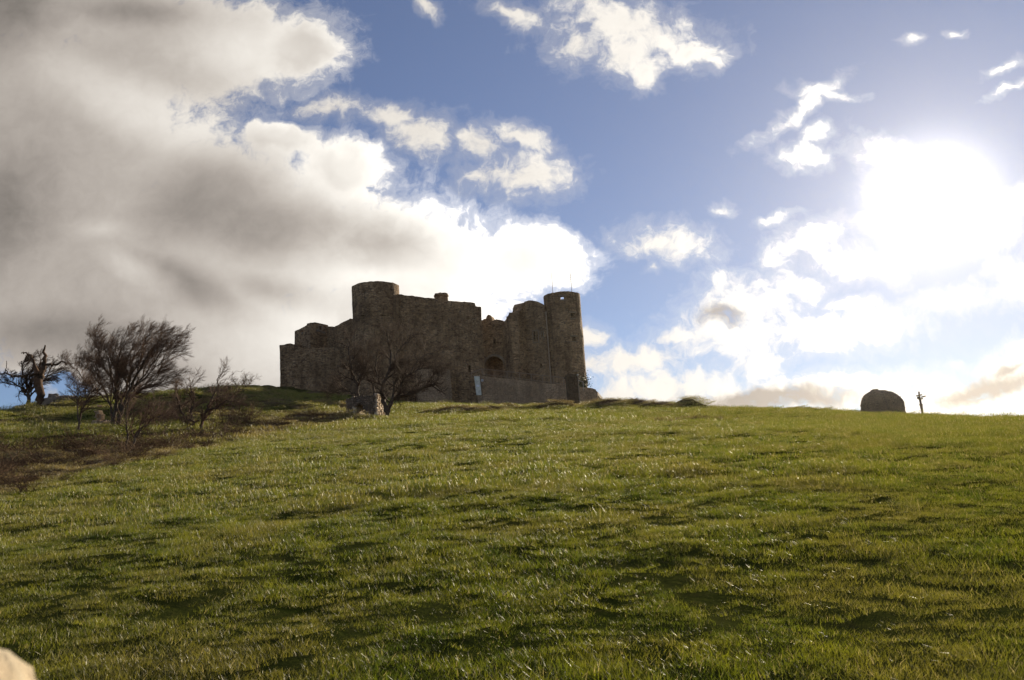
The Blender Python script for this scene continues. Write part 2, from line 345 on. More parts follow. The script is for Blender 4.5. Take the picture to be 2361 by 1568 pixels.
def grass_mat(name, kind):
    m, w = new_mat(name); g = w.n('ShaderNodeNewGeometry'); pos = g.outputs['Position']
    rnd = g.outputs['Random Per Island']
    at_ = w.n('ShaderNodeAttribute'); at_.attribute_type = 'INSTANCER'; at_.attribute_name = 'dry'
    n1 = w.noise(pos, 0.55, 4, 0.6); n2 = w.noise(pos, 2.6, 3, 0.6)
    green = w.mix(w.mr(n2, 0.3, 0.7), rgb(0.082, 0.115, 0.007), rgb(0.210, 0.215, 0.016))
    olive = rgb(0.20, 0.175, 0.035); straw = rgb(0.42, 0.34, 0.18); brown = rgb(0.22, 0.15, 0.085)
    c = w.mix(w.mr(n1, 0.42, 0.66, 0, 0.8), green, olive)
    c = w.mix(w.mr(rnd, 0.80, 0.90), c, straw)
    dr = w.m('MULTIPLY', at_.outputs['Fac'], w.mr(rnd, 0.0, 0.8, 1.0, 0.55))
    c = w.mix(w.m('MINIMUM', dr, 1.0), c, w.mix(w.mr(rnd, 0.55, 0.9), brown, rgb(0.36, 0.27, 0.16)))
    p = w.n('ShaderNodeBsdfPrincipled'); w.put(p.inputs['Base Color'], c); p.inputs['Roughness'].default_value = 0.46
    p.inputs['Specular IOR Level'].default_value = 0.5
    tr = w.n('ShaderNodeBsdfTranslucent'); w.put(tr.inputs[0], w.mix(1.0, c, rgb(1.25, 1.25, 0.75), 'MULTIPLY'))
    mx = w.n('ShaderNodeMixShader'); mx.inputs[0].default_value = 0.42; w.put(mx.inputs[1], p); w.put(mx.inputs[2], tr)
    o = w.n('ShaderNodeOutputMaterial'); w.put(o.inputs[0], mx); return m
M['grass'] = grass_mat('grass_blade', 0)
def ground_mat():
    m, w = new_mat('hill_ground'); pos = w.n('ShaderNodeNewGeometry').outputs['Position']
    a = w.n('ShaderNodeAttribute'); a.attribute_name = 'dry'
    n0 = w.noise(pos, 0.09, 4, 0.6); n1 = w.noise(pos, 0.7, 6, 0.65); n2 = w.noise(pos, 6.0, 6, 0.7)
    c = w.mix(w.mr(n1, 0.35, 0.65), rgb(0.022, 0.030, 0.006), rgb(0.045, 0.050, 0.012))
    c = w.mix(w.mr(n2, 0.5, 0.75, 0, 0.5), c, rgb(0.05, 0.038, 0.018))
    c = w.mix(w.mr(n0, 0.4, 0.7, 0, 0.3), c, rgb(0.055, 0.05, 0.015))
    c = w.mix(a.outputs['Fac'], c, w.mix(n2, rgb(0.08, 0.055, 0.035), rgb(0.20, 0.14, 0.09)))
    finish(w, c, 1.0, w.m('ADD', n2, n1), 0.8, 0.06, spec=0.0); return m
M['ground'] = ground_mat()
def ivy_mat():
    m, w = new_mat('ivy_leaf'); g = w.n('ShaderNodeNewGeometry')
    c = w.mix(g.outputs['Random Per Island'], rgb(0.02, 0.035, 0.012), rgb(0.06, 0.075, 0.02)); finish(w, c, 0.5); return m
M['ivy'] = ivy_mat()

# ------------------------------------------------------------------ terrain
CP = []   # (x, y, z)
def cp(qx, qy, Y, dz=0.0):
    p = at(qx, qy, Y); CP.append((p.x, p.y, p.z + dz))
for x, y, z in [(0, 0, 0), (-5, 0, 0.05), (6, 0, -0.1), (0, 4, .5), (-3, 5, .6), (4, 5, .5), (-40, -10, -0.5), (40, -10, -3), (0, -40, -5), (-80, 0, 2), (80, 0, -7), (60, 30, -1.0),
                (0, 10, 1.25), (-6, 14, 1.75), (8, 14, 1.5), (0, 20, 2.5), (12, 25, 2.6), (20, 30, 2.6), (0, 35, 4.35), (-7, 50, 6.1)]: CP.append((x, y, z))
# field edge (hedge bank) on the left
for a in [(0, 1150, 16), (140, 1110, 20), (280, 1070, 24), (450, 1022, 35), (700, 985, 46), (800, 966, 57)]: cp(*a)
# left slope
for a in [(0, 1060, 30), (0, 1000, 42), (262, 1000, 42), (180, 1000, 38), (0, 952, 57), (95, 942, 57), (200, 922, 60), (300, 913, 64), (430, 911, 72), (530, 895, 84), (600, 891, 94), (657, 896, 106),
          (450, 960, 55), (600, 935, 68), (700, 912, 84), (780, 925, 80), (700, 950, 62)]: cp(*a)
# field just below the crest
for a in [(1000, 966, 55), (1100, 960, 58), (1300, 956, 60), (1500, 956, 60), (1750, 958, 58), (2045, 966, 56), (2361, 980, 50), (1300, 985, 40), (1750, 990, 40)]: cp(*a)
# crest of the field
for a in [(850, 964, 60), (1000, 945, 68), (1100, 938, 74), (1200, 939, 76), (1375, 941, 76), (1590, 944, 74), (1850, 950, 74), (2045, 957, 74), (2122, 962, 71), (2361, 969, 66), (2600, 974, 62)]: cp(*a)
# behind the crest the ground hides in a slight hollow, then the castle hill
for a in [(900, 924, 96, -0.7), (1000, 924, 98, -0.9), (1100, 922, 100, -0.8), (1200, 928, 100, -0.9), (1376, 926, 100, -0.9), (800, 918, 104, -0.5), (1600, 945, 100, -2.5), (2045, 965, 100, -4), (2400, 975, 100, -6)]: cp(*a)
for x, y, z in [(-33, 125, 16), (0, 125, 12), (25, 125, 8), (-60, 90, 9), (-60, 60, 7.0), (-90, 120, 3), (0, 200, -5), (-60, 200, -5), (70, 180, -14), (90, 90, -3), (0, 320, -40), (-150, 320, -40), (150, 320, -45), (-200, 100, -25), (220, 100, -40), (-200, -100, -20), (200, -100, -40), (0, -200, -40)]: CP.append((x, y, z))
CPa = np.array(CP)
def tps(r2): return np.where(r2 > 0, 0.5 * r2 * np.log(np.maximum(r2, 1e-12)), 0)
def fit():
    n = len(CPa); S = 50.0
    P = CPa[:, :2] / S
    A = tps(((P[:, None] - P[None]) ** 2).sum(-1)) + np.eye(n) * 0.0006
    Q = np.hstack([np.ones((n, 1)), P])
    L = np.zeros((n + 3, n + 3)); L[:n, :n] = A; L[:n, n:] = Q; L[n:, :n] = Q.T
    w = np.linalg.solve(L, np.concatenate([CPa[:, 2], np.zeros(3)]))
    return w, P, S
TW, TP, TS = fit()
# mounds of dead bracken and turf (q x, q y, distance, sx, sy, height, dryness)
MOUNDS = []
def mound(qx, qy, Y, sx, sy, h, dry):
    p = at(qx, qy, Y); MOUNDS.append((p.x, Y, sx, sy, h, dry))
mound(1060, 950, 64, 2.4, 1.2, 0.5, 0.9); mound(1130, 940, 66, 1.2, 1.0, 0.35, 0.9); mound(1180, 938, 68, 0.9, 0.8, 0.5, 0.9)
mound(1292, 938, 70, 1.5, 1.0, 0.55, 1.0); mound(1250, 942, 69, 2.2, 0.8, 0.3, 0.6); mound(1400, 934, 72, 1.9, 1.2, 0.85, 1.0); mound(1470, 934, 73, 1.8, 1.2, 0.75, 1.0); mound(1530, 938, 73, 1.4, 1.0, 0.5, 0.9)
mound(1588, 934, 75, 1.5, 1.2, 0.95, 0.5); mound(1630, 938, 75, 2.5, 1.3, 0.3, 0.35); mound(1850, 944, 74, 2.6, 1.5, 0.42, 0.35)
mound(1620, 955, 52, 1.8, 0.8, 0.22, 0.6); mound(1500, 958, 50, 1.6, 0.7, 0.25, 0.8); mound(1760, 962, 44, 1.4, 0.6, 0.12, 0.4); mound(980, 962, 56, 1.5, 0.8, 0.2, 0.4)
mound(640, 940, 66, 3.5, 2.0, 0.5, 0.3); mound(560, 915, 74, 3.0, 2.0, 0.6, 0.4); mound(760, 935, 70, 2.5, 1.5, 0.4, 0.4); mound(620, 1000, 44, 3.0, 1.3, 0.5, 0.7)
mound(740, 975, 52, 3.5, 1.5, 0.6, 0.8)
mound(80, 925, 57, 4, 2, 0.15, 0.4); mound(1085, 1210, 10.2, 0.28, 0.18, -0.05, 0)

_perm = rng.random((256, 256))
def vnoise(x, y):
    xi = np.floor(x).astype(int); yi = np.floor(y).astype(int); fx = x - xi; fy = y - yi
    fx = fx * fx * (3 - 2 * fx); fy = fy * fy * (3 - 2 * fy)
    g = lambda a, b: _perm[a & 255, b & 255]
    return (g(xi, yi) * (1 - fx) + g(xi + 1, yi) * fx) * (1 - fy) + (g(xi, yi + 1) * (1 - fx) + g(xi + 1, yi + 1) * fx) * fy
def fbm(x, y, o=4):
    s = 0; a = 0.5; n = 0
    for i in range(o):
        s = s + a * (vnoise(x * 2 ** i + 17.3 * i, y * 2 ** i - 9.1 * i) - 0.5); n += a; a *= 0.5
    return s / n
def terrain(x, y):
    x = np.atleast_1d(np.asarray(x, float)); y = np.atleast_1d(np.asarray(y, float))
    out = np.zeros(len(x)); dry = np.zeros(len(x))
    for i in range(0, len(x), 20000):
        xs, ys = x[i:i + 20000], y[i:i + 20000]
        rr = np.hypot(xs, ys); k = np.minimum(1, 330 / np.maximum(rr, 1e-6))
        px, py = xs * k / TS, ys * k / TS
        r2 = (px[:, None] - TP[:, 0]) ** 2 + (py[:, None] - TP[:, 1]) ** 2
        z = tps(r2) @ TW[:-3] + TW[-3] + TW[-2] * px + TW[-1] * py
        left = np.clip((-xs - 12) / 3, 0, 1) * np.clip((ys - 12) / 6, 0, 1)
        z = z + fbm(xs / 7, ys / 7) * (0.35 + 1.0 * left) * np.clip(rr / 25, .15, 1) + fbm(xs / 1.6, ys / 1.6) * (0.15 + 0.80 * left) * np.clip(rr / 14, .25, 1) + fbm(xs / .50, ys / .50, 2) * 0.060
        dd = np.zeros(len(xs))
        for mx, my, sx, sy, h, dr in MOUNDS:
            g = np.exp(-((xs - mx) / sx) ** 2 - ((ys - my) / sy) ** 2)
            z = z + h * g * (1 + 0.5 * fbm(xs / 1.3 + mx, ys / 1.3)); dd = np.maximum(dd, dr * np.clip(g * 1.7 - .15 + 0.5 * fbm(xs / .8, ys / .8), 0, 1))
        bank = np.clip((-xs - 11.0 + 1.2 * fbm(xs / 3, ys / 3)) / 1.0, 0, 1) * np.clip((ys - 11) / 3, 0, 1) * np.clip((35 + 6 * fbm(xs / 4, ys / 4) - ys) / 5, 0, 1)
        dd = np.maximum(dd, bank * 0.9)
        bank2 = np.exp(-((xs + 13 + 2 * fbm(xs / 4 + 3, ys / 4)) / 2.2) ** 2) * np.clip((ys - 30) / 4, 0, 1) * np.clip((60 - ys) / 6, 0, 1)
        dd = np.maximum(dd, bank2 * 0.8)
        pt = np.clip((fbm(xs / 2.6 + 31, ys / 1.8 + 7) + 0.03) * 4, 0, 1) * left * 0.85
        dd = np.maximum(dd, pt)
        out[i:i + 20000] = z; dry[i:i + 20000] = dd
    return out, dry
def gz(x, y): return float(terrain([x], [y])[0][0])

def build_ground():
    fine = np.radians(np.arange(-44, 44.01, 0.28))
    coarse = np.radians(np.arange(48, 316, 4.0))
    az = np.concatenate([fine, coarse]); na = len(az)
    rad = [0.4]
    while rad[-1] < 3000: rad.append(rad[-1] * (1.0125 if rad[-1] < 130 else 1.10) + (0.0 if rad[-1] > 4 else 0.06))
    rad = np.array(rad); nr = len(rad)
    RR, AA = np.meshgrid(rad, az, indexing='ij')
    x = (RR * np.sin(AA)).ravel(); y = (RR * np.cos(AA)).ravel()
    z, d = terrain(x, y)
    far = np.clip(np.hypot(x, y) - 330, 0, None); z = z - far * 0.02
    z0, d0 = terrain([0], [0])
    co = np.column_stack([x, y, z]); co = np.vstack([co, [[0, 0, z0[0]]]])
    i = np.arange(nr - 1)[:, None]; j = np.arange(na)[None]; j2 = (j + 1) % na
    q = np.stack([i * na + j, (i + 1) * na + j, (i + 1) * na + j2, i * na + j2], -1).reshape(-1, 4)
    c = len(co) - 1
    me = bpy.data.meshes.new('ground')
    faces = q.tolist() + [(c, int(k), int((k + 1) % na)) for k in range(na)]
    me.from_pydata(co.tolist(), [], [f[::-1] for f in faces]); me.update()
    a = me.attributes.new('dry', 'FLOAT', 'POINT'); a.data.foreach_set('value', np.append(d, d0[0]).astype(np.float32))
    if me.polygons[5000].normal.z < 0: me.flip_normals()
    o = link_mesh('ground', me, M['ground'], smooth=True); tag(o, kind='structure'); return o
build_ground()

# ------------------------------------------------------------------ grass and undergrowth (countless: stuff)
def blade_patch(name, radius, n, hmin, hmax, wid, segs, m, lean=0.5, flat=0.0):
    vs, fs = [], []
    for _ in range(n):
        r = radius * math.sqrt(random.random()); t = random.uniform(0, 2 * math.pi)
        bx, by = r * math.cos(t), r * math.sin(t)
        h = random.uniform(hmin, hmax) * (1 - 0.3 * (r / radius) ** 2); a = random.uniform(0, 2 * math.pi); f = random.uniform(0, 2 * math.pi)
        ln = h * lean * random.uniform(.2, 1.6); wx, wy = math.cos(f) * wid / 2, math.sin(f) * wid / 2
        b = len(vs)
        for s in range(segs):
            k = s / segs; ww = 1 - 0.6 * k
            cx, cy, cz = bx + math.cos(a) * ln * k * k, by + math.sin(a) * ln * k * k, h * (k - 0.25 * k * k * lean) - 0.01
            vs += [(cx - wx * ww, cy - wy * ww, cz), (cx + wx * ww, cy + wy * ww, cz)]
            if s: fs.append((b + 2 * s - 2, b + 2 * s - 1, b + 2 * s + 1, b + 2 * s))
        vs.append((bx + math.cos(a) * ln, by + math.sin(a) * ln, h * (1 - .25 * lean))); fs.append((b + 2 * segs - 2, b + 2 * segs - 1, b + 2 * segs))
    me = bpy.data.meshes.new(name); me.from_pydata(vs, [], fs); me.update(); me.materials.append(m)
    return bpy.data.objects.new(name, me)
def proto_col(name, objs):
    c = bpy.data.collections.new(name)
    for o in objs: c.objects.link(o)
    return c
def scatter(name, pts, rotz, scl, idx, dry, col, tilt=0.12, **tags):
    me = bpy.data.meshes.new(name); me.from_pydata(pts.tolist(), [], []); me.update()
    n = len(pts)
    rot = np.column_stack([rng.normal(0, tilt, n), rng.normal(0, tilt, n), rotz]).astype(np.float32)
    a = me.attributes.new('rot', 'FLOAT_VECTOR', 'POINT'); a.data.foreach_set('vector', rot.ravel())
    s3 = np.column_stack([scl, scl, scl * rng.uniform(.6, 1.35, n)]).astype(np.float32)
    a = me.attributes.new('scl', 'FLOAT_VECTOR', 'POINT'); a.data.foreach_set('vector', s3.ravel())
    a = me.attributes.new('pick', 'INT', 'POINT'); a.data.foreach_set('value', idx.astype(np.int32))
    a = me.attributes.new('dry', 'FLOAT', 'POINT'); a.data.foreach_set('value', dry.astype(np.float32))
    o = bpy.data.objects.new(name, me); COL.objects.link(o)
    g = bpy.data.node_groups.new(name + '_scatter', 'GeometryNodeTree')
    g.interface.new_socket('Geometry', in_out='INPUT', socket_type='NodeSocketGeometry'); g.interface.new_socket('Geometry', in_out='OUTPUT', socket_type='NodeSocketGeometry')
    N = g.nodes; L = g.links
    gi = N.new('NodeGroupInput'); go = N.new('NodeGroupOutput'); ip = N.new('GeometryNodeInstanceOnPoints'); ci = N.new('GeometryNodeCollectionInfo')
    ci.inputs['Collection'].default_value = col; ci.inputs['Separate Children'].default_value = True; ci.inputs['Reset Children'].default_value = True
    ip.inputs['Pick Instance'].default_value = True
    def na(nm, t):
        k = N.new('GeometryNodeInputNamedAttribute'); k.data_type = t; k.inputs[0].default_value = nm; return k.outputs[0]
    L.new(gi.outputs[0], ip.inputs['Points']); L.new(ci.outputs[0], ip.inputs['Instance'])
    L.new(na('pick', 'INT'), ip.inputs['Instance Index'])
    e = N.new('FunctionNodeEulerToRotation'); L.new(na('rot', 'FLOAT_VECTOR'), e.inputs[0]); L.new(e.outputs[0], ip.inputs['Rotation'])
    L.new(na('scl', 'FLOAT_VECTOR'), ip.inputs['Scale']); L.new(ip.outputs[0], go.inputs[0])
    md = o.modifiers.new('scatter', 'NODES'); md.node_group = g
    return tag(o, **tags)
def wedge(r0, r1, n, half=40):
    r = np.sqrt(rng.uniform(r0 * r0, r1 * r1, n)); a = np.radians(rng.uniform(-half, half, n))
    return r * np.sin(a), r * np.cos(a)
def build_grass():
    pats = [blade_patch('grass_tuft_near', .19, 170, .016, .052, .0034, 3, M['grass'], .8) for _ in range(5)] \
         + [blade_patch('grass_tuft_mid', .36, 240, .028, .075, .006, 2, M['grass'], .7) for _ in range(4)] \
         + [blade_patch('grass_tuft_far', .8, 420, .05, .14, .013, 1, M['grass']) for _ in range(4)] \
         + [blade_patch('grass_tuft_tall', .16, 40, .10, .22, .0055, 3, M['grass'], 0.6) for _ in range(2)]
    names = sorted(range(len(pats)), key=lambda i: pats[i].name)
    order = {pi: k for k, pi in enumerate(names)}        # collection info sorts children by name
    col = proto_col('grass_prototypes', pats)
    X, Y, I, S = [], [], [], []
    def lay(r0, r1, dens, ids, s0, s1, keep=None, half=40):
        area = math.radians(2 * half) / 2 * (r1 * r1 - r0 * r0); n = int(area * dens)
        x, y = wedge(r0, r1, n, half); s = rng.uniform(s0, s1, n)
        k = fbm(x / 0.9, y / 0.9, 3)                      # tussocks: taller and shorter patches
        s = s * np.maximum(1.1 + 1.3 * k, .8)
        if keep is not None:
            msk = keep(x, y); x, y, s = x[msk], y[msk], s[msk]
        X.append(x); Y.append(y); S.append(s); I.append(rng.choice([order[i] for i in ids], len(x)))
    lay(2.2, 6.5, 62, range(0, 5), .75, 1.15, half=42)
    lay(6.5, 13, 44, range(0, 5), .85, 1.3)
    lay(12, 36, 14.0, range(5, 9), .8, 1.25)
    lay(34, 92, 2.6, range(9, 13), .8, 1.3)
    lay(3, 18, 0.8, range(13, 15), .6, 1.1, keep=lambda x, y: fbm(x / 1.5 + 9, y / 1.5) > 0.06)
    X, Y, I, S = map(np.concatenate, (X, Y, I, S))
    Z, Dr = terrain(X, Y)
    Dr = np.clip(Dr + np.clip(fbm(X / 2.2 + 50, Y / 2.2) * 1.6 - .28, 0, .6), 0, 1)
    P = np.column_stack([X, Y, Z - 0.004])
    scatter('grass', P, rng.uniform(0, 6.28, len(X)), S, I, Dr, col, kind='stuff', label='short green grass covering the hillside field', cat='grass')
    print('grass instances', len(X))
build_grass()

def twig_clump(name, n, h, spread, r, m, arch=0.6, forks=4):
    mb = MB()
    for _ in range(n):
        a = random.uniform(0, 6.28); p = Vector((random.gauss(0, spread * .4), random.gauss(0, spread * .4), -0.05)); d = Vector((math.cos(a) * .4, math.sin(a) * .4, 1)).normalized()
        hh = h * random.uniform(.5, 1.15); pts = [p.copy()]
        for s in range(5):
            d = (d + Vector((math.cos(a) * arch * .22 + .05, math.sin(a) * arch * .22, -0.12 * arch * s * .5)) + Vector((random.gauss(0, .12), random.gauss(0, .12), random.gauss(0, .06)))).normalized()
            p = p + d * hh / 5; pts.append(p.copy())
        mb.tube(pts, [r * (1 - .8 * i / 5) for i in range(6)], 3, False)
        for k in range(forks):
            q = pts[random.randint(1, 4)]; dd = Vector((random.gauss(0, 1), random.gauss(0, 1), random.uniform(.2, 1.2))).normalized(); L = hh * random.uniform(.15, .4)
            mb.tube([q, q + dd * L * .5, q + dd * L + Vector((0.05, 0, -.02))], [r * .6, r * .4, r * .15], 3, False)
    me = bpy.data.meshes.new(name); me.from_pydata(mb.v, [], mb.f); me.update(); me.materials.append(m)
    return bpy.data.objects.new(name, me)
def build_undergrowth():
    cl = [twig_clump('bramble_clump', 26, .95, .55, .010, M['bramble'], 1.0, 5) for _ in range(4)]
    col = proto_col('bramble_prototypes', cl)
    n = 5200; x = rng.uniform(-40, -9, n); y = rng.uniform(11, 62, n)
    z, d = terrain(x, y)
    zone = np.clip((-x - 10.6 + 1.2 * fbm(x / 3, y / 3)) / 1.2, 0, 1) * np.clip((37 + 8 * fbm(x / 4, y / 4) - y) / 6, 0, 1)
    zone = np.maximum(zone * (0.55 + 1.2 * fbm(x / 2.5, y / 2.5)), 0.55 * np.exp(-((x + 13.2) / 1.6) ** 2) * (y > 30) * (y < 54))
    k = rng.random(n) < zone; x, y, z, d = x[k], y[k], z[k], d[k]
    s = rng.uniform(.55, 1.15, len(x)) * np.clip(1.25 - np.maximum(y - 26, 0) / 40, .45, 1)
    s *= np.where(x > -13, .6, 1)
    scatter('bramble_undergrowth', np.column_stack([x, y, z]), rng.uniform(0, 6.28, len(x)), s, rng.integers(0, 4, len(x)), d, col, kind='stuff',
            label='brown leafless brambles and dead bracken on the left bank', cat='brambles')
    # dead bracken stalks on the mounds
    cl = [twig_clump('dead_stalk_clump', 18, .38, .5, .012, M['bramble'], .8, 3) for _ in range(3)]
    col = proto_col('stalk_prototypes', cl)
    xs, ys = [], []
    for mx, my, sx, sy, h, dr in MOUNDS:
        if dr < .55: continue
        c = int(34 * sx * sy); xs.append(rng.normal(mx, sx * .6, c)); ys.append(rng.normal(my, sy * .6, c))
    c = 260; xs.append(rng.uniform(-34, -12, c)); ys.append(rng.uniform(48, 84, c))
    x = np.concatenate(xs); y = np.concatenate(ys); z, d = terrain(x, y)
    scatter('dead_bracken', np.column_stack([x, y, z]), rng.uniform(0, 6.28, len(x)), rng.uniform(.4, 1.0, len(x)), rng.integers(0, 3, len(x)), d, col, kind='stuff',
            label='dry brown bracken stalks on the mounds below the castle', cat='bracken')
build_undergrowth()

# ------------------------------------------------------------------ masonry sheets (real thickness, real openings)
def sheet(name, us, zs, topf, F, holes, parent, m, rough=0.035, seed=0.0, closed=False):
    """us: positions along the wall, zs: heights, topf(u): top height, F(u,z,side) -> point, holes: (u0,u1,z0,z1)."""
    us = sorted(set([round(u, 4) for u in us] + [round(h[i], 4) for h in holes for i in (0, 1)]))
    zs = sorted(set([round(z, 4) for z in zs] + [round(h[i], 4) for h in holes for i in (2, 3)]))
    nu, nz = len(us), len(zs); tops = [topf(u) for u in us]
    if closed: tops[-1] = tops[0]
    V = []
    for side in (0, 1):
        for i, u in enumerate(us):
            for k, z in enumerate(zs):
                zz = min(z, tops[i]); p = Vector(F(u, zz, side))
                w = noise.noise_vector(Vector((p.x * 2.1 + seed, p.y * 2.1, p.z * 2.6))) * rough + noise.noise_vector(Vector((p.x * .5, p.y * .5 + seed, p.z * .5))) * rough * 2
                V.append(tuple(p + w))
    idx = lambda s, i, k: s * nu * nz + i * nz + k
    def keep(i, k):
        if i < 0 or i >= nu - 1:
            if not closed: return False
            i %= (nu - 1)
        if k < 0 or k >= nz - 1: return False
        if zs[k] >= max(tops[i], tops[i + 1]) - 1e-4: return False
        cu, cz = (us[i] + us[i + 1]) / 2, (zs[k] + zs[k + 1]) / 2
        return not any(h[0] < cu < h[1] and h[2] < cz < h[3] for h in holes)
    Fs = []
    for i in range(nu - 1):
        for k in range(nz - 1):
            if not keep(i, k): continue
            a, b, c, d = idx(0, i, k), idx(0, i + 1, k), idx(0, i + 1, k + 1), idx(0, i, k + 1)
            n_ = nu * nz
            Fs.append((a, b, c, d)); Fs.append((d + n_, c + n_, b + n_, a + n_))
            if not keep(i - 1, k): Fs.append((d, d + n_, a + n_, a))
            if not keep(i + 1, k): Fs.append((b, b + n_, c + n_, c))
            if not keep(i, k - 1): Fs.append((a, a + n_, b + n_, b))
            if not keep(i, k + 1): Fs.append((c, c + n_, d + n_, d))
    me = bpy.data.meshes.new(name); me.from_pydata(V, [], Fs); me.update()
    bm = bmesh.new(); bm.from_mesh(me); bmesh.ops.remove_doubles(bm, verts=bm.verts[:], dist=1e-4)
    bmesh.ops.delete(bm, geom=[v for v in bm.verts if not v.link_faces], context='VERTS')
    bmesh.ops.recalc_face_normals(bm, faces=bm.faces[:]); bm.to_mesh(me); bm.free()
    return link_mesh(name, me, m, parent)
QR = 820.0    # reference row for plan points
def plan(qx, Y, qy=QR): p = at(qx, qy, Y); return Vector((p.x, p.y))
def onplane(qx, qy, P0, P1):
    r = ray(qx, qy); d = (P1 - P0).normalized(); n = Vector((-d.y, d.x))
    t = (P0.x * n.x + P0.y * n.y) / (r.x * n.x + r.y * n.y)
    p = EYE + r * t; return (Vector((p.x, p.y)) - P0).dot(d), p.z
def jag(seed, amp=0.06, step=0.38):
    rs = np.random.default_rng(seed); a = rs.uniform(-amp, amp, 400)
    return lambda u: float(a[int(u / step) % 400])
def panel(name, P0, P1, outline, thick, parent, m=None, holes=(), base=None, seed=1, amp=0.05, cell=0.4, arch=(), bat=0.0, rough=0.035):
    """vertical wall from plan point P0 to P1; outline and holes are picture points laid on the wall's own plane."""
    L = (P1 - P0).length; d = (P1 - P0).normalized(); n = Vector((-d.y, d.x))
    if n.dot(-P0) > 0: n = -n                       # n points away from the viewer
    pts = sorted(onplane(x, y, P0, P1) for x, y in outline)
    pu = [p[0] for p in pts]; pz = [p[1] for p in pts]
    zb = base if base is not None else gz((P0.x + P1.x) / 2, (P0.y + P1.y) / 2) - 3.0
    j = jag(seed, amp); topf = lambda u: float(np.interp(u, pu, pz)) + j(u)
    H = []
    for (x0, x1, y0, y1) in holes:
        a = onplane(x0, (y0 + y1) / 2, P0, P1)[0]; b = onplane(x1, (y0 + y1) / 2, P0, P1)[0]; z1 = onplane((x0 + x1) / 2, y0, P0, P1)[1]; z0 = onplane((x0 + x1) / 2, y1, P0, P1)[1]
        H.append((a, b, z0, z1))
    for (x0, x1, ytop, ybot) in arch:              # round arch built from slim vertical slots
        a = onplane(x0, ybot, P0, P1)[0]; b = onplane(x1, ybot, P0, P1)[0]; zt = onplane((x0 + x1) / 2, ytop, P0, P1)[1]; z0 = onplane((x0 + x1) / 2, ybot, P0, P1)[1]
        c = (a + b) / 2; rr = (b - a) / 2; N = 18
        for i in range(N):
            u0 = a + (b - a) * i / N; u1 = a + (b - a) * (i + 1) / N; uc = (u0 + u1) / 2
            H.append((u0, u1, z0, zt - rr + math.sqrt(max(rr * rr - (uc - c) ** 2, 0))))
    zmax = max(pz) + .2
    us = list(np.arange(0, L, cell)) + [L] + [u + e for u in pu for e in (-.01, .01) if 0.02 < u < L - .02]
    zs = list(np.arange(zb, zmax, cell)) + [zmax]
    def F(u, z, side):
        off = -bat * max(0, (zmax - z)) if side == 0 else thick
        q = P0 + d * u + n * off; return (q.x, q.y, z)
    return sheet(name, us, zs, topf, F, H, parent, m or M['castle'], rough=rough, seed=seed * 3.7)
def tower(name, qc, qw, Yc, qtop, parent, holes=(), thick=0.7, flare=None, base_drop=3.0, seed=3, qref=700, m=None, below=None):
    """round tower; holes (x0,x1,y0,y1) are picture points laid on its own near face."""
    c = at(qc, qref, Yc); rad = qw / 2 * (Yc / FQ) * 1.0; cen = Vector((c.x, c.y))
    yf = Yc - rad; ztop = at(qc, qtop, yf).z
    zb = gz(c.x, c.y) - base_drop if below is None else below
    def hit(qx, qy):
        r = ray(qx, qy); a = r.x ** 2 + r.y ** 2; b = -2 * (r.x * cen.x + r.y * cen.y); k = cen.length_squared - rad * rad
        D = max(b * b - 4 * a * k, 0); t = (-b - math.sqrt(D)) / (2 * a); p = EYE + r * t
        return math.atan2(p.x - cen.x, -(p.y - cen.y)), p.z     # angle 0 faces the viewer
    H = []
    for (x0, x1, y0, y1) in holes:
        a = hit(x0, (y0 + y1) / 2)[0]; b = hit(x1, (y0 + y1) / 2)[0]; H.append((a, b, hit((x0 + x1) / 2, y1)[1], hit((x0 + x1) / 2, y0)[1]))
    j = jag(seed, 0.045, 0.13)
    def F(u, z, side):
        r = rad if side == 0 else rad - thick
        if side == 0 and flare and z < flare[0]: r += (flare[0] - z) * flare[1]
        return (cen.x + r * math.sin(u), cen.y - r * math.cos(u), z)
    us = list(np.linspace(-math.pi, math.pi, 73)); zs = list(np.arange(zb, ztop + .2, .4)) + [ztop + .3]
    o = sheet(name, us, zs, lambda u: ztop + j(u + 4), F, H, parent, m or M['castle'], rough=0.03, seed=seed, closed=True)
    return o, cen, rad, ztop, hit
def disc(name, cen, r, z, parent, m):
    mb = MB(); n = 40
    for zz in (z, z - .25):
        mb.v += [(cen.x + r * math.cos(2 * math.pi * i / n), cen.y + r * math.sin(2 * math.pi * i / n), zz) for i in range(n)]
    mb.f.append(tuple(range(n))); mb.f.append(tuple(range(n, 2 * n))[::-1])
    mb.f += [(i, i + n, (i + 1) % n + n, (i + 1) % n) for i in range(n)]
    return mb.build(name, m, parent)
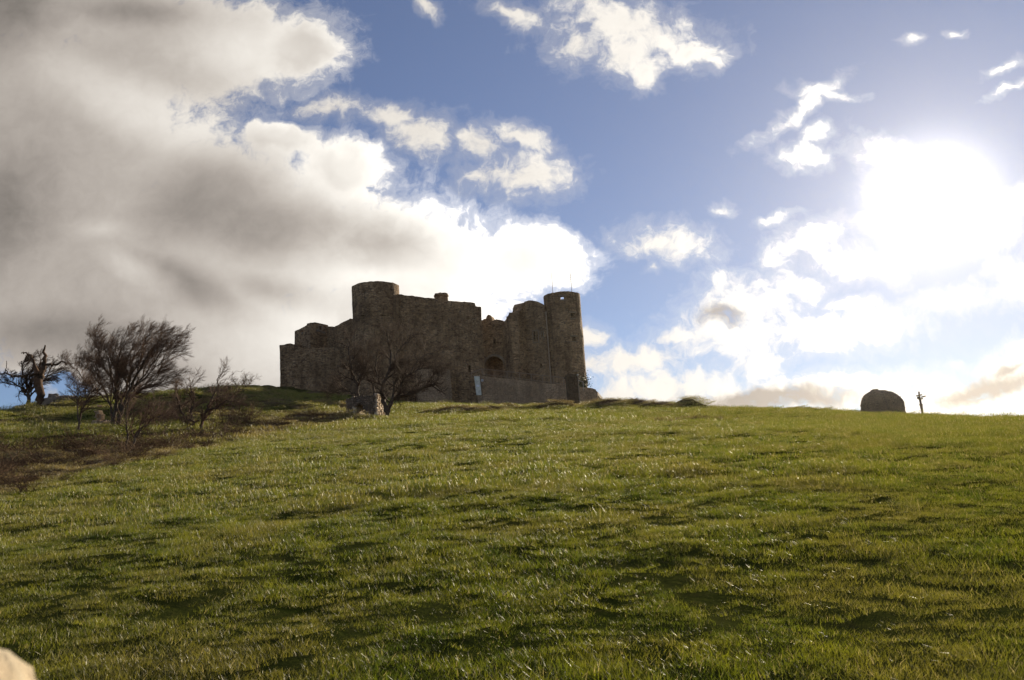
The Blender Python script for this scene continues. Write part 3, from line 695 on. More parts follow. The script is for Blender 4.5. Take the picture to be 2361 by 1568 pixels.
def frame_on_plane(name, P0, P1, x0, x1, y0, y1, parent, m, bw=0.16, proud=0.05, mull=None, jambs=True):
    d = (P1 - P0).normalized(); n = Vector((-d.y, d.x))
    if n.dot(-P0) < 0: n = -n                       # towards the viewer
    a = onplane(x0, (y0 + y1) / 2, P0, P1)[0]; b = onplane(x1, (y0 + y1) / 2, P0, P1)[0]; z1 = onplane((x0 + x1) / 2, y0, P0, P1)[1]; z0 = onplane((x0 + x1) / 2, y1, P0, P1)[1]
    mb = MB(); rz = math.atan2(d.y, d.x)
    def bx(u0, u1, za, zb_, dep=.3):
        q = P0 + d * ((u0 + u1) / 2) + n * (proud - dep / 2); mb.box((q.x, q.y, (za + zb_) / 2), u1 - u0, dep, zb_ - za, rz)
    bx(a - bw, b + bw, z1, z1 + bw * 1.2); bx(a - bw, b + bw, z0 - bw, z0)
    if jambs: bx(a - bw, a, z0, z1); bx(b, b + bw, z0, z1)
    if mull: 
        mid = (a + b) / 2; bx(mid - .06, mid + .06, z0, z1)
    return mb.build(name, m, parent, bevel=0.015)

# ------------------------------------------------------------------ the castle
cg = at(1000, 915, 110)
castle = empty('castle', (cg.x, cg.y, gz(cg.x, cg.y)), 'ruined brown stone castle with two round towers on the hilltop', 'castle')
M['quoin'] = stone_mat('dressed_stone', (0.30, 0.24, 0.17), (0.38, 0.30, 0.22), 3.0)
# left outer wall
P0, P1 = plan(656, 111), plan(905, 108)
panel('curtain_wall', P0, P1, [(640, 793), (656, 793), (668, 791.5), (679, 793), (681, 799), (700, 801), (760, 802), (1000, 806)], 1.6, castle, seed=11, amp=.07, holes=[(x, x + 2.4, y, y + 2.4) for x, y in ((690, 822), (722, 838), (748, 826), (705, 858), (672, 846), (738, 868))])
# return wall going back at the far left corner
PB = P0 + Vector((1.2, 9.5)); panel('curtain_wall', P0 + Vector((.15, 1.62)), PB, [(600, 794), (650, 794), (700, 794)], 1.4, castle, seed=12)
# gatehouse-like upper building, two faces meeting at a corner
A, B_, C_ = plan(680, 118.5), plan(717, 115.5), plan(758, 118)
panel('upper_wall', A, B_, [(670, 769), (680, 764), (717, 744), (725, 740)], .9, castle, seed=13, amp=.02, holes=[(696, 699, 760, 773)])
w2 = panel('upper_wall', B_, C_, [(715, 744), (717, 744), (725, 743.5), (740, 746), (758, 749), (765, 750)], .9, castle, seed=14, amp=.03, holes=[(736, 741.5, 752, 762)])
frame_on_plane('window_frame', B_, C_, 736, 741.5, 752, 762, w2, M['quoin'])
# its roof slab behind the parapet
rb = MB(); z1 = onplane(717, 748, A, B_)[1] - .4; z0 = onplane(680, 768, A, B_)[1] - .6
q = [A, B_, C_, A + (C_ - B_)]
rb.add([(q[0].x, q[0].y, z0), (q[1].x, q[1].y, z1), (q[2].x, q[2].y, z1 - .5), (q[3].x, q[3].y, z0 - .3)] + [(q[0].x, q[0].y, z0 - .3), (q[1].x, q[1].y, z1 - .3), (q[2].x, q[2].y, z1 - .8), (q[3].x, q[3].y, z0 - .6)],
       [(0, 1, 2, 3), (7, 6, 5, 4), (0, 4, 5, 1), (1, 5, 6, 2), (2, 6, 7, 3), (3, 7, 4, 0)]); rb.build('roof', M['grey_stone'], castle)
# wall that climbs to the left tower
panel('stair_wall', plan(752, 118), plan(850, 112), [(740, 753), (771, 753), (808, 734.5), (813, 735), (860, 735)], 1.2, castle, seed=15, amp=.03)
# left round tower
tL, cL, rL, zL, hitL = tower('round_tower', 867, 111, 110.5, 648, castle, holes=[(832, 842, 726, 729), (878, 891, 726, 729)], flare=(at(867, 738, 107).z, 0.05), seed=21)
disc('tower_floor', cL, rL - .72, zL - 2.2, castle, M['grey_stone'])
# main wall
P0, P1 = plan(905, 109.5), plan(1110, 113, 720)
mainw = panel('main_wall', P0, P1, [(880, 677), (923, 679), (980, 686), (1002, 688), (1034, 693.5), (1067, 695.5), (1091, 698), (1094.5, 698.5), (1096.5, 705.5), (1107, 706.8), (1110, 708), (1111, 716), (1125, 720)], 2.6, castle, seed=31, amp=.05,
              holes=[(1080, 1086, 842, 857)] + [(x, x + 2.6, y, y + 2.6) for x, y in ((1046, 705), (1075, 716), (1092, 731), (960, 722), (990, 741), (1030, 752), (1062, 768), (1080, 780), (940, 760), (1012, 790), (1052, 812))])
tT, cT, rT, zT, _ = tower('roof_turret', 1018, 31, 114.4, 674.5, castle, seed=33, thick=.4, below=onplane(1018, 700, P0, P1)[1] - .5)
mb = MB(); n_ = 28
for zz, rr in ((zT - .42, rT + .02), (zT - .40, rT + .13), (zT - .2, rT + .13), (zT - .18, rT + .02)):
    mb.v += [(cT.x + rr * math.cos(2 * math.pi * i / n_), cT.y + rr * math.sin(2 * math.pi * i / n_), zz) for i in range(n_)]
for k in range(3): mb.f += [(k * n_ + i, k * n_ + (i + 1) % n_, (k + 1) * n_ + (i + 1) % n_, (k + 1) * n_ + i) for i in range(n_)]
mb.build('string_course', M['castle'], tT)
disc('cap', cT, rT - .42, zT - .3, tT, M['grey_stone'])
# battered buttress at the foot of the main wall
P0b, P1b = plan(961, 107.6, 890), plan(1040, 108.6, 890)
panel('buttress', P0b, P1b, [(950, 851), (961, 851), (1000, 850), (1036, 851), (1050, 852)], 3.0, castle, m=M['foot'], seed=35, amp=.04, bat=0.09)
# gate wall with the arch
G0, G1 = plan(1098, 116.5), plan(1166, 115.6)
gatew = panel('gate_wall', G0, G1, [(1095, 738), (1112, 738.6), (1116, 736), (1121, 735.5), (1121.6, 730), (1126, 725), (1131, 727), (1134, 731), (1135, 740), (1144, 736), (1155, 738.6), (1163.5, 741), (1170, 738)], 2.0, castle, seed=41, amp=.09,
              holes=[(1137, 1143, 781, 794)], arch=[(1118, 1163, 821.6, 885)])
# arch ring of dressed voussoirs
mb = MB(); d = (G1 - G0).normalized(); rz = math.atan2(d.y, d.x); nrm = Vector((d.y, -d.x))
a_ = onplane(1118, 860, G0, G1)[0]; b_ = onplane(1163, 860, G0, G1)[0]; zt_ = onplane(1140, 821.6, G0, G1)[1]; c_ = (a_ + b_) / 2; rr_ = (b_ - a_) / 2
for i in range(17):
    t = math.pi * (i + .5) / 17; u = c_ + math.cos(t) * (rr_ + .17); z = zt_ - rr_ + math.sin(t) * (rr_ + .17); q = G0 + d * u - nrm * .06
    Mx = Matrix.Rotation(rz, 3, 'Z') @ Matrix.Rotation(-t + math.pi / 2, 3, 'Y')
    vs = []
    for zz in (-.17, .17):
        for x, y in ((-.22, -.17), (.22, -.17), (.22, .17), (-.22, .17)): vs.append(Vector((q.x, q.y, z)) + Mx @ Vector((x, y, zz)))
    mb.add(vs, [(3, 2, 1, 0), (4, 5, 6, 7), (0, 1, 5, 4), (1, 2, 6, 5), (2, 3, 7, 6), (3, 0, 4, 7)])
mb.build('arch_ring', M['quoin'], gatew, bevel=.02)
q = G0 + d * c_ - nrm * 4.2; mb = MB(); mb.box((q.x, q.y, zt_ + .2), rr_ * 3.4, .3, 11.6, rz); q2 = G0 + d * c_ - nrm * 3.1; mb.box((q2.x, q2.y, zt_ + 1.0), rr_ * 3.4, 2.1, .3, rz); mb.build('inner_wall', M['castle'], castle)  # back wall raised and ceiling slab added to keep the arch dark
# facets right of the gate
F1, F2, F3, F4, F5 = plan(1162, 115.4), plan(1180, 113.4), plan(1196, 113.4), plan(1217, 115.2), plan(1262, 113.8)
EX = lambda a, b, e=.22: (a, b + (b - a).normalized() * e)
panel('buttress', *EX(F1, F2), [(1160, 742), (1163.5, 741), (1168, 736), (1173, 726), (1178, 721.5), (1185, 722)], 1.5, castle, seed=42, amp=.06)
panel('buttress', *EX(F2, F3), [(1178, 721.5), (1186, 722.5), (1195, 724), (1200, 724)], 1.5, castle, seed=43, amp=.05, holes=[(1182, 1187, 768, 771)])
panel('hall_wall', *EX(F3, F4, .5), [(1190, 724), (1195.3, 724), (1197.7, 717), (1203, 716), (1203.8, 705.6), (1208.7, 698), (1219, 693.5), (1225, 693)], 1.8, castle, seed=44, amp=.08)
hw = panel('hall_wall', F4, F5, [(1213, 695), (1219.7, 693), (1232, 694), (1240.4, 696.5), (1243, 699.5), (1251.4, 703), (1270, 706)], 1.8, castle, seed=45, amp=.06,
           holes=[(1230, 1233.6, 763, 787), (1236.6, 1240.2, 764, 789), (1249, 1252.5, 766, 777), (1245, 1250, 838, 848)])
frame_on_plane('window_frame', F4, F5, 1229.6, 1240.6, 763, 789, hw, M['quoin'], bw=.14)
frame_on_plane('window_frame', F4, F5, 1249, 1252.5, 766, 777, hw, M['quoin'], bw=.12)
mb = MB(); q = (F4 + F5) / 2; dd = (F5 - F4).normalized(); q = q + Vector((-dd.y, dd.x)) * 2.6
mb.box((q.x, q.y, onplane(1240, 800, F4, F5)[1]), 4.5, .2, 11, math.atan2(dd.y, dd.x)); mb.build('inner_wall', M['castle'], castle)
# right round tower
W = [(1292.3, 1301.5, 683, 692), (1316, 1324.7, 721.5, 733), (1319.8, 1328.3, 776.4, 786.8), (1325, 1330.5, 857, 865.5)]
tR, cR, rR, zR, hitR = tower('round_tower', 1296, 86.5, 116, 672.4, castle, holes=W, thick=.6, seed=23)
for i, (x0, x1, y0, y1) in enumerate(W):
    a0, a1 = hitR(x0, (y0 + y1) / 2)[0], hitR(x1, (y0 + y1) / 2)[0]; z0, z1 = hitR((x0 + x1) / 2, y1)[1], hitR((x0 + x1) / 2, y0)[1]
    mb = MB(); am = (a0 + a1) / 2; hw_ = (a1 - a0) / 2 * rR
    cx, cy = cR.x + (rR - .05) * math.sin(am), cR.y - (rR - .05) * math.cos(am)
    mb.box((cx, cy, z1 + .10), hw_ * 2 + .5, .3, .2, am, jit=.01); mb.build('lintel', M['quoin'], tR, bevel=.015)
    mb = MB(); mb.box((cx, cy, z0 - .07), hw_ * 2 + .4, .3, .14, am, jit=.01); mb.build('sill', M['quoin'], tR, bevel=.015)
disc('tower_floor', cR, rR - .62, zR - 2.6, castle, M['grey_stone'])
# core behind the facade
mb = MB(); q = plan(1010, 123); mb.box((q.x, q.y, 16), 14, .8, 14, .03); mb.build('rear_wall', M['castle'], castle)
# drainpipe in the corner of tower and hall
mb = MB(); top = at(1258.8, 722.7, 113.2); bot = at(1270.5, 893, 113.2)
mb.tube([top, Vector((top.x, top.y, (top.z + bot.z) / 2)), Vector((top.x, top.y, bot.z))], .095, 8)
mb.box((top.x, top.y, top.z + .1), .32, .28, .3)
for k in range(6): mb.box((top.x, top.y + .05, top.z + (bot.z - top.z) * (k + .5) / 6), .26, .2, .07)
mb.build('drainpipe', M['pipe'], castle)
# ivy at the foot of the right tower (part of nothing: grows there on its own)
mb = MB(); ip = at(1346, 884, 112)
for _ in range(900):
    p = Vector((random.gauss(0, .42), random.gauss(0, .35), random.gauss(0, .62))); s = random.uniform(.06, .13)
    a = Vector((random.gauss(0, 1), random.gauss(0, 1), random.gauss(0, 1))).normalized(); b = a.orthogonal().normalized(); c = a.cross(b)
    mb.add([ip + p + b * s, ip + p + c * s * .7, ip + p - b * s, ip + p - c * s * .7], [(0, 1, 2, 3)])
tag(mb.build('ivy', M['ivy']), 'dark leafy ivy bush at the foot of the right round tower', 'ivy')

# ------------------------------------------------------------------ ramp with its retaining wall, railing, door, plaque
R0, R1 = plan(1100, 109.5, 890), plan(1377, 106.5, 900)
rp = at(1230, 925, 108)
ramp = empty('entrance_ramp', (rp.x, rp.y, gz(rp.x, rp.y)), 'pale rubble retaining wall carrying the ramp up to the arched gate', 'ramp')
dw = (R1 - R0).normalized(); nw = Vector((-dw.y, dw.x))
if nw.dot(-R0) > 0: nw = -nw
panel('retaining_wall', R0, R1, [(1090, 863.5), (1110, 865.4), (1168, 873.4), (1230, 880), (1305, 887.5), (1330, 890.5), (1354, 894), (1366, 896), (1373, 897.6), (1376, 903), (1380, 905)], .55, ramp, m=M['ramp'], seed=51, amp=.03)
us_ = np.linspace(0, (R1 - R0).length, 12); mb = MB()
for q_, off in ((0, .56), (1, 9.0)):
    for u in us_:
        # walking surface behind the wall, just under its top
        x = np.interp(u, [0, (R1 - R0).length], [1100, 1377]); z = onplane(float(x), float(np.interp(x, [1100, 1305, 1377], [866, 889, 900])), R0, R1)[1]
        p = R0 + dw * u + nw * off; mb.v.append((p.x, p.y, z - .12))
mb.f += [(i, i + 1, i + 13, i + 12) for i in range(11)]
nv = len(mb.v); mb.v += [(x, y, z - .5) for x, y, z in mb.v[:nv]]
mb.f += [(i + nv, i + 12 + nv, i + 13 + nv, i + 1 + nv) for i in range(11)] + [(i, i + nv, i + 1 + nv, i + 1) for i in range(11)] + [(0, 12, 12 + nv, nv), (11, 11 + nv, 23 + nv, 23)]
mb.build('paving', M['grey_stone'], ramp)
# link wall between buttress and ramp, behind the door
K0, K1 = plan(1036, 110.6, 880), plan(1108, 109.9, 880)
panel('side_wall', K0, K1, [(1030, 858), (1042, 859), (1086, 860), (1100, 858), (1110, 862)], 2.2, ramp, m=M['castle'], seed=52, amp=.04)

def rail_pt(x, y): 
    u, z = onplane(x, y, R0, R1); p = R0 + dw * u + nw * .25; return Vector((p.x, p.y, z))
rq = rail_pt(1200, 870)
railing = empty('railing', rq, 'brown metal railing along the top of the ramp wall', 'railing')
top = [(1112, 850), (1140, 853), (1168, 856), (1197, 859), (1224, 862), (1250, 865), (1275, 867.7), (1298, 870.2), (1312, 871.8)]
bot = [(x, y + 12.5 + (x - 1112) * .012) for x, y in top]
mb = MB(); mb.tube([rail_pt(x, y) for x, y in top], .045, 8); mb.build('top_rail', M['rail'], railing)
mb = MB(); mb.tube([rail_pt(x, y) for x, y in bot], .035, 6); mb.build('bottom_rail', M['rail'], railing)
for (x, y), (xb, yb) in zip(top[:-1], bot[:-1]):
    mb = MB(); a = rail_pt(x, y); zbot = rail_pt(xb, yb + 3).z; mb.tube([a + Vector((0, 0, .02)), Vector((a.x, a.y, zbot - .15))], .045, 8); mb.build('post', M['rail'], railing)
mb = MB()
for k in range(17):
    x = 1114 + k * 3.2; a = rail_pt(x, float(np.interp(x, [1112, 1168], [850, 856]))); mb.tube([a, Vector((a.x, a.y, a.z - .85))], .012, 4)
tag(mb.build('baluster', M['rail'], railing), kind='stuff')
h0, h1 = at(1111, 850.5, 109.2), at(1086, 860, 109.2)
mb = MB(); mb.tube([h0, h0.lerp(h1, .5), h1], .05, 8)
for t in (.02, .55, .98):
    p = h0.lerp(h1, t); mb.tube([p, p - Vector((0, 0, .7))], .035, 6)
tag(mb.build('handrail', M['rail']), 'short sloping brown handrail above the grey door', 'handrail')
mb = MB(); a = at(1331, 876.5, 104.5); b = at(1344, 880, 104.5); mb.tube([a, b], .04, 6); mb.tube([b, b - Vector((0, 0, 1.2))], .04, 6); mb.tube([a, a - Vector((0, 0, 1.2))], .04, 6)
tag(mb.build('handrail', M['pale_metal']), 'short pale metal rail at the foot of the right tower beside the pillar', 'handrail')

# grey door, standing slightly askew against the wall
Dt = [(1093.2, 867.5), (1105.6, 867.8), (1110.3, 911.2), (1098.4, 911)]
DY = 108.9
ps = [at(x, y, DY) for x, y in Dt]; dc = (ps[0] + ps[1] + ps[2] + ps[3]) / 4
door = empty('door', ps[3].lerp(ps[2], .5), 'grey planked door hanging askew left of the ramp wall', 'door')
def quad_slab(P, t, back=0.0):
    mb = MB(); o = Vector((0, back, 0)); e = Vector((0, t, 0)); mb.add([p + o for p in P] + [p + o + e for p in P], [(3, 2, 1, 0), (4, 5, 6, 7), (0, 1, 5, 4), (1, 2, 6, 5), (2, 3, 7, 6), (3, 0, 4, 7)]); return mb
mb = MB()
for k in range(5):
    a, b = k / 5 + .006, (k + 1) / 5 - .006
    P = [ps[0].lerp(ps[1], a), ps[0].lerp(ps[1], b), ps[3].lerp(ps[2], b), ps[3].lerp(ps[2], a)]; s = quad_slab(P, .05, random.uniform(0, .008)); mb.add(s.v, s.f)
mb.build('panel', M['door'], door)
mb = MB()
for t in (.12, .88):
    P = [ps[0].lerp(ps[3], t - .02), ps[1].lerp(ps[2], t - .02), ps[1].lerp(ps[2], t + .02), ps[0].lerp(ps[3], t + .02)]; s = quad_slab(P, .03, -.035); mb.add(s.v, s.f)
mb.build('cross_brace', M['door'], door)
mb = MB(); e = Vector((.10, 0, 0)); s = quad_slab([ps[1] + Vector((.02, .0, .06)), ps[1] + e + Vector((.02, 0, .06)), ps[2] + e + Vector((.02, 0, 0)), ps[2] + Vector((.02, 0, 0))], .3, .06); mb.add(s.v, s.f); mb.build('frame', M['wood'], door)
mb = MB(); P = [at(1098.4, 886.8, DY - .06), at(1104.6, 887.2, DY - .06), at(1105.2, 892, DY - .06), at(1099, 891.6, DY - .06)]; s = quad_slab(P, .02); mb.add(s.v, s.f); mb.build('notice', M['paper'], door)
# white plaque with a mark
u0, z0 = onplane(1109.8, 880, R0, R1); u1, z1 = onplane(1114.6, 874.2, R0, R1); pc = R0 + dw * ((u0 + u1) / 2) - nw * .08
pl = empty('wall_plaque', (pc.x, pc.y, z0), 'small white plaque fixed to the ramp wall beside the grey door', 'plaque')
mb = MB(); rzz = math.atan2(dw.y, dw.x); mb.box((pc.x, pc.y, (z0 + z1) / 2), u1 - u0, .03, z1 - z0, rzz); mb.build('plate', M['paper'], pl)
mb = MB(); qn = pc - nw * .02
for dz, hw_ in ((.08, .035), (.03, .06), (-.03, .04), (-.08, .055)): mb.box((qn.x, qn.y, (z0 + z1) / 2 + dz), hw_ * 2, .012, .028, rzz)
mb.build('mark', M['ink'], pl)
# dark pillar in front of the ramp
pp = at(1320, 926, 101); pt = at(1317, 866, 101); base = gz(pp.x, pp.y) - .3
pil = empty('stone_pillar', (pp.x, pp.y, base), 'dark square masonry pillar with a capstone in front of the ramp wall', 'pillar')
wq = 24 * 101 / FQ
mb = MB()
def rough_block(mb, cx, cy, z0, z1, w, dpt, rz=0, rows=10, j=.03):
    prev = None; n = 4
    for r in range(rows + 1):
        z = z0 + (z1 - z0) * r / rows; ring = []
        for k in range(12):
            s = k // 3; t = (k % 3) / 3
            cs = [(-.5, -.5), (.5, -.5), (.5, .5), (-.5, .5)]; a, b = cs[s], cs[(s + 1) % 4]
            x, y = (a[0] + (b[0] - a[0]) * t) * w, (a[1] + (b[1] - a[1]) * t) * dpt
            ring.append((cx + x * math.cos(rz) - y * math.sin(rz) + random.uniform(-j, j), cy + x * math.sin(rz) + y * math.cos(rz) + random.uniform(-j, j), z + random.uniform(-j, j) * .5))
        b0 = len(mb.v); mb.v += ring
        if prev is not None: mb.f += [(prev + k, prev + (k + 1) % 12, b0 + (k + 1) % 12, b0 + k) for k in range(12)]
        prev = b0
    mb.f.append(tuple(prev + k for k in range(12)))
rough_block(mb, pt.x, pp.y, base, pt.z - .3, wq, wq, .12); mb.build('shaft', M['pillar'], pil)
mb = MB(); rough_block(mb, pt.x, pp.y, pt.z - .32, pt.z - .08, wq + .32, wq + .32, .12, 2); rough_block(mb, pt.x, pp.y, pt.z - .09, pt.z + .1, wq + .05, wq + .05, .12, 2, .05); mb.build('capstone', M['pillar'], pil)
lp = at(1336, 926, 100); lt = at(1332, 866, 100)
lamp = empty('metal_pole', (lt.x, lt.y, gz(lt.x, 100) - .2), 'slim pale metal pole with a round top beside the dark pillar', 'pole')
mb = MB(); mb.tube([(lt.x, lt.y, gz(lt.x, 100) - .4), (lt.x, lt.y, lt.z - 1.4), (lt.x, lt.y, lt.z)], .05, 8); mb.build('shaft', M['pipe'], lamp)
bm = bmesh.new(); bmesh.ops.create_uvsphere(bm, u_segments=12, v_segments=8, radius=.12, matrix=Matrix.Translation((lt.x, lt.y, lt.z + .08))); me = bpy.data.meshes.new('ball'); bm.to_mesh(me); bm.free(); link_mesh('finial', me, M['pale_metal'], lamp, True)
# two aerials on the right tower
for (x0, y0, x1, y1, Yd, lab) in ((1274.5, 676, 1272.4, 628, 115.2, 'thin bare mast on the right tower, left one of the pair'), (1318.5, 673, 1313.5, 620, 115.6, 'taller thin mast with rings on the right tower, right one of the pair')):
    b = at(x0, y0, Yd); t = at(x1, y1, Yd); r = empty('aerial_mast', (b.x, b.y, zR - 2.5), lab, 'mast', 'thin masts on the right tower')
    mb = MB(); mb.tube([(b.x, b.y, zR - 2.6), (b.x, b.y, b.z), ((b.x + t.x) / 2, b.y, (b.z + t.z) / 2), (b.x, b.y, t.z)], [.045, .038, .03, .02], 6); mb.build('pole', M['rail'], r)
    if y1 < 625:
        for k in range(5):
            mb = MB(); mb.tube([(b.x, b.y, b.z + 1.2 + k * .35), (b.x, b.y, b.z + 1.28 + k * .35)], .075, 6); mb.build('collar', M['rail'], r)

# ------------------------------------------------------------------ small stone ruin by the central tree
def stones_face(mb, O, ux, n, W, H, size, hole=None, sx=1.0, prot=.09, turn=0.0):
    z = 0.0
    while z < H:
        h = size * random.uniform(.6, 1.15); u = random.uniform(-.1, 0)
        while u < W:
            w = size * random.uniform(.8, 1.9) * sx
            uc, zc = u + w / 2, z + h / 2
            if uc < W and not (hole and hole(uc, zc)):
                p = O + ux * uc + Vector((0, 0, zc)) + n * random.uniform(-.02, prot)
                rz = math.atan2(ux.y, ux.x) + random.uniform(-turn, turn * 1.2)
                mb.box(p, w * .9, .26, h * .88, rz, jit=size * .10, tilt=random.gauss(0, .06))
            u += w
        z += h
rb_ = at(866, 966, 60); g0 = gz(rb_.x, 60)
ruin = empty('ruined_stone_arch', (rb_.x, 60, g0), 'small broken rubble arch with one sunlit end beside the central tree', 'ruin')
nE = Vector((.982, -.19, 0)); uE = Vector((.19, .982, 0))   # sunlit end face: normal and direction
nF = Vector((-.19, -.982, 0)); uF = Vector((.982, -.19, 0)) # shaded front face
Hh = 57 * 60 / FQ; tE = 2.6; Wf = 2.3
corner = Vector((rb_.x, 60, g0 - .15))
hole = lambda u, z: (abs(u - (-.0 + 1.05)) < .48 and z < .78) if False else False
O = corner - uF * Wf
fh = lambda u, z: (0.5 < u < 1.42 and z < 1.25 + .12 * math.sin(u * 7)) or (u < .5 and z > 1.8) or z > 1.98
mb = MB()   # solid core
def core(mb, u0, u1, z0, z1):
    c = O + uF * ((u0 + u1) / 2) + uE * (tE / 2) + Vector((0, 0, (z0 + z1) / 2)); mb.box(c, u1 - u0, tE - .12, z1 - z0, math.atan2(uF.y, uF.x))
core(mb, .06, .5, -.6, 1.72); core(mb, 1.42, Wf - .06, -.6, 1.9); core(mb, .505, 1.415, 1.3, 1.8)
mb.build('core', M['ruin'], ruin)
mb = MB(); stones_face(mb, O, uF, nF, Wf, 2.0, .17, fh, prot=.05); mb.build('shaded_face', M['ruin'], ruin)
eh = lambda u, z: z > 2.05 - 0.85 * max(0, (u - .3)) / 2.2 or (1.28 < z < 1.38)
mb = MB(); stones_face(mb, corner, uE, nE, tE, 2.05, 0.155, eh, sx=1.0, prot=.12, turn=.3); tag(mb.build('sun_paled_face', M['pale_stone'], ruin, bevel=.02), 'end stones of the ruin, paled in colour to look sunlit')  # paler than the front face: sunlight put into the stone colour
mb = MB()
O2 = O + uF * 1.36; stones_face(mb, O + uF * .5, uE, nE, tE, 1.25, .16); mb.build('arch_side', M['pale_stone'], ruin)  # opening side gets the same sunlight-paled colour
# tumbled stones under it
def stone_obj(name, p, s, m, label, cat, group=None, flat=.7, seed=0, smooth_=False):
    bm = bmesh.new(); bmesh.ops.create_icosphere(bm, subdivisions=4 if smooth_ else 3, radius=1)
    for v in bm.verts:
        n = noise.noise(v.co * 1.4 + Vector((seed, 0, 0))) * .45 + noise.noise(v.co * 3.5 + Vector((0, seed, 0))) * .15
        v.co *= 1 + n * (.4 if smooth_ else 1) + (.02 * noise.noise(v.co * 9) if smooth_ else 0)
        if smooth_: v.co.z = v.co.z if v.co.z > 0 else v.co.z * 16
        if not smooth_:
            for ax in range(3): v.co[ax] = max(-.78, min(.78, v.co[ax]))
        v.co = Vector((v.co.x * s[0], v.co.y * s[1], v.co.z * s[2] * flat))
    me = bpy.data.meshes.new(name); bm.to_mesh(me); bm.free(); o = link_mesh(name, me, m, None, smooth_); o.location = p; o.rotation_euler.z = 0 if smooth_ else seed * 1.3
    return tag(o, label, cat, group)
sp_ = [(836, 957, 58.8, .5, .34, 'pale lumpy fallen stone in the opening of the small ruin'), (845, 963, 58.2, .36, .22, 'small pale fallen stone in front of the ruin opening'), (860, 966.5, 58, .1, .12, 'tiny white stone at the foot of the ruin'), (818, 966, 58, .16, .14, 'small pale stone left of the ruin')]
for i, (x, y, Yd, w, h, lab) in enumerate(sp_):
    p = at(x, y, Yd); stone_obj('fallen_stone', (p.x, Yd, gz(p.x, Yd) + h * .3), (w, w * .7, h * 1.5), M['pale_stone'], lab, 'stone', 'stones fallen from the small ruin', seed=i + 1)
# pale rubble patch behind the big tree
rp_ = at(225, 985, 44); g1 = gz(rp_.x, 44)
rw = empty('broken_wall', (rp_.x, 44, g1), 'pale crumbling stone wall stub behind the large windblown tree', 'wall')
mb = MB(); ux = Vector((.9, -.43, 0)).normalized()
O = Vector((rp_.x - .6, 44.2, g1 - .3)); stones_face(mb, O, ux, Vector((ux.y, -ux.x, 0)), 1.4, 1.7, .13, lambda u, z: z > 1.6 - abs(u - .9) * 1.6 + .3 * math.sin(u * 9) or random.random() < .25, prot=.12); mb.build('stonework', M['warm_stone'], rw, bevel=.015)
mb = MB(); c = O + ux * .85 - Vector((ux.y, -ux.x, 0)) * .3; mb.box((c.x, c.y, g1 + .1), .8, .4, 1.0, math.atan2(ux.y, ux.x)); mb.build('core', M['ruin'], rw)
# stones of a collapsed wall on the left skyline
labs = ['squat grey rock nearest the dead tree on the left skyline', 'pointed grey rock, tallest of the rocks right of the dead tree', 'rounded grey rock right of the pointed one on the skyline', 'flat slab rock lying in the middle of the skyline rocks', 'low wide rock near the right end of the skyline rocks', 'last small rock at the right end of the skyline rocks']
for i, (x, y, Yd, s) in enumerate([(113, 923, 57.5, (.55, .5, .5)), (124, 917, 57.8, (.5, .4, .8)), (135, 919, 58, (.45, .4, .5)), (146, 918, 58.2, (.6, .4, .45)), (157, 916, 58.6, (.7, .4, .35)), (167, 917, 59, (.4, .4, .35))]):
    p = at(x, y, Yd); stone_obj('rock', (p.x, Yd, p.z - s[2] * .25), s, M['grey_stone'], labs[i], 'rock', 'rocks of the collapsed wall on the left skyline', seed=i + 11, flat=.8)

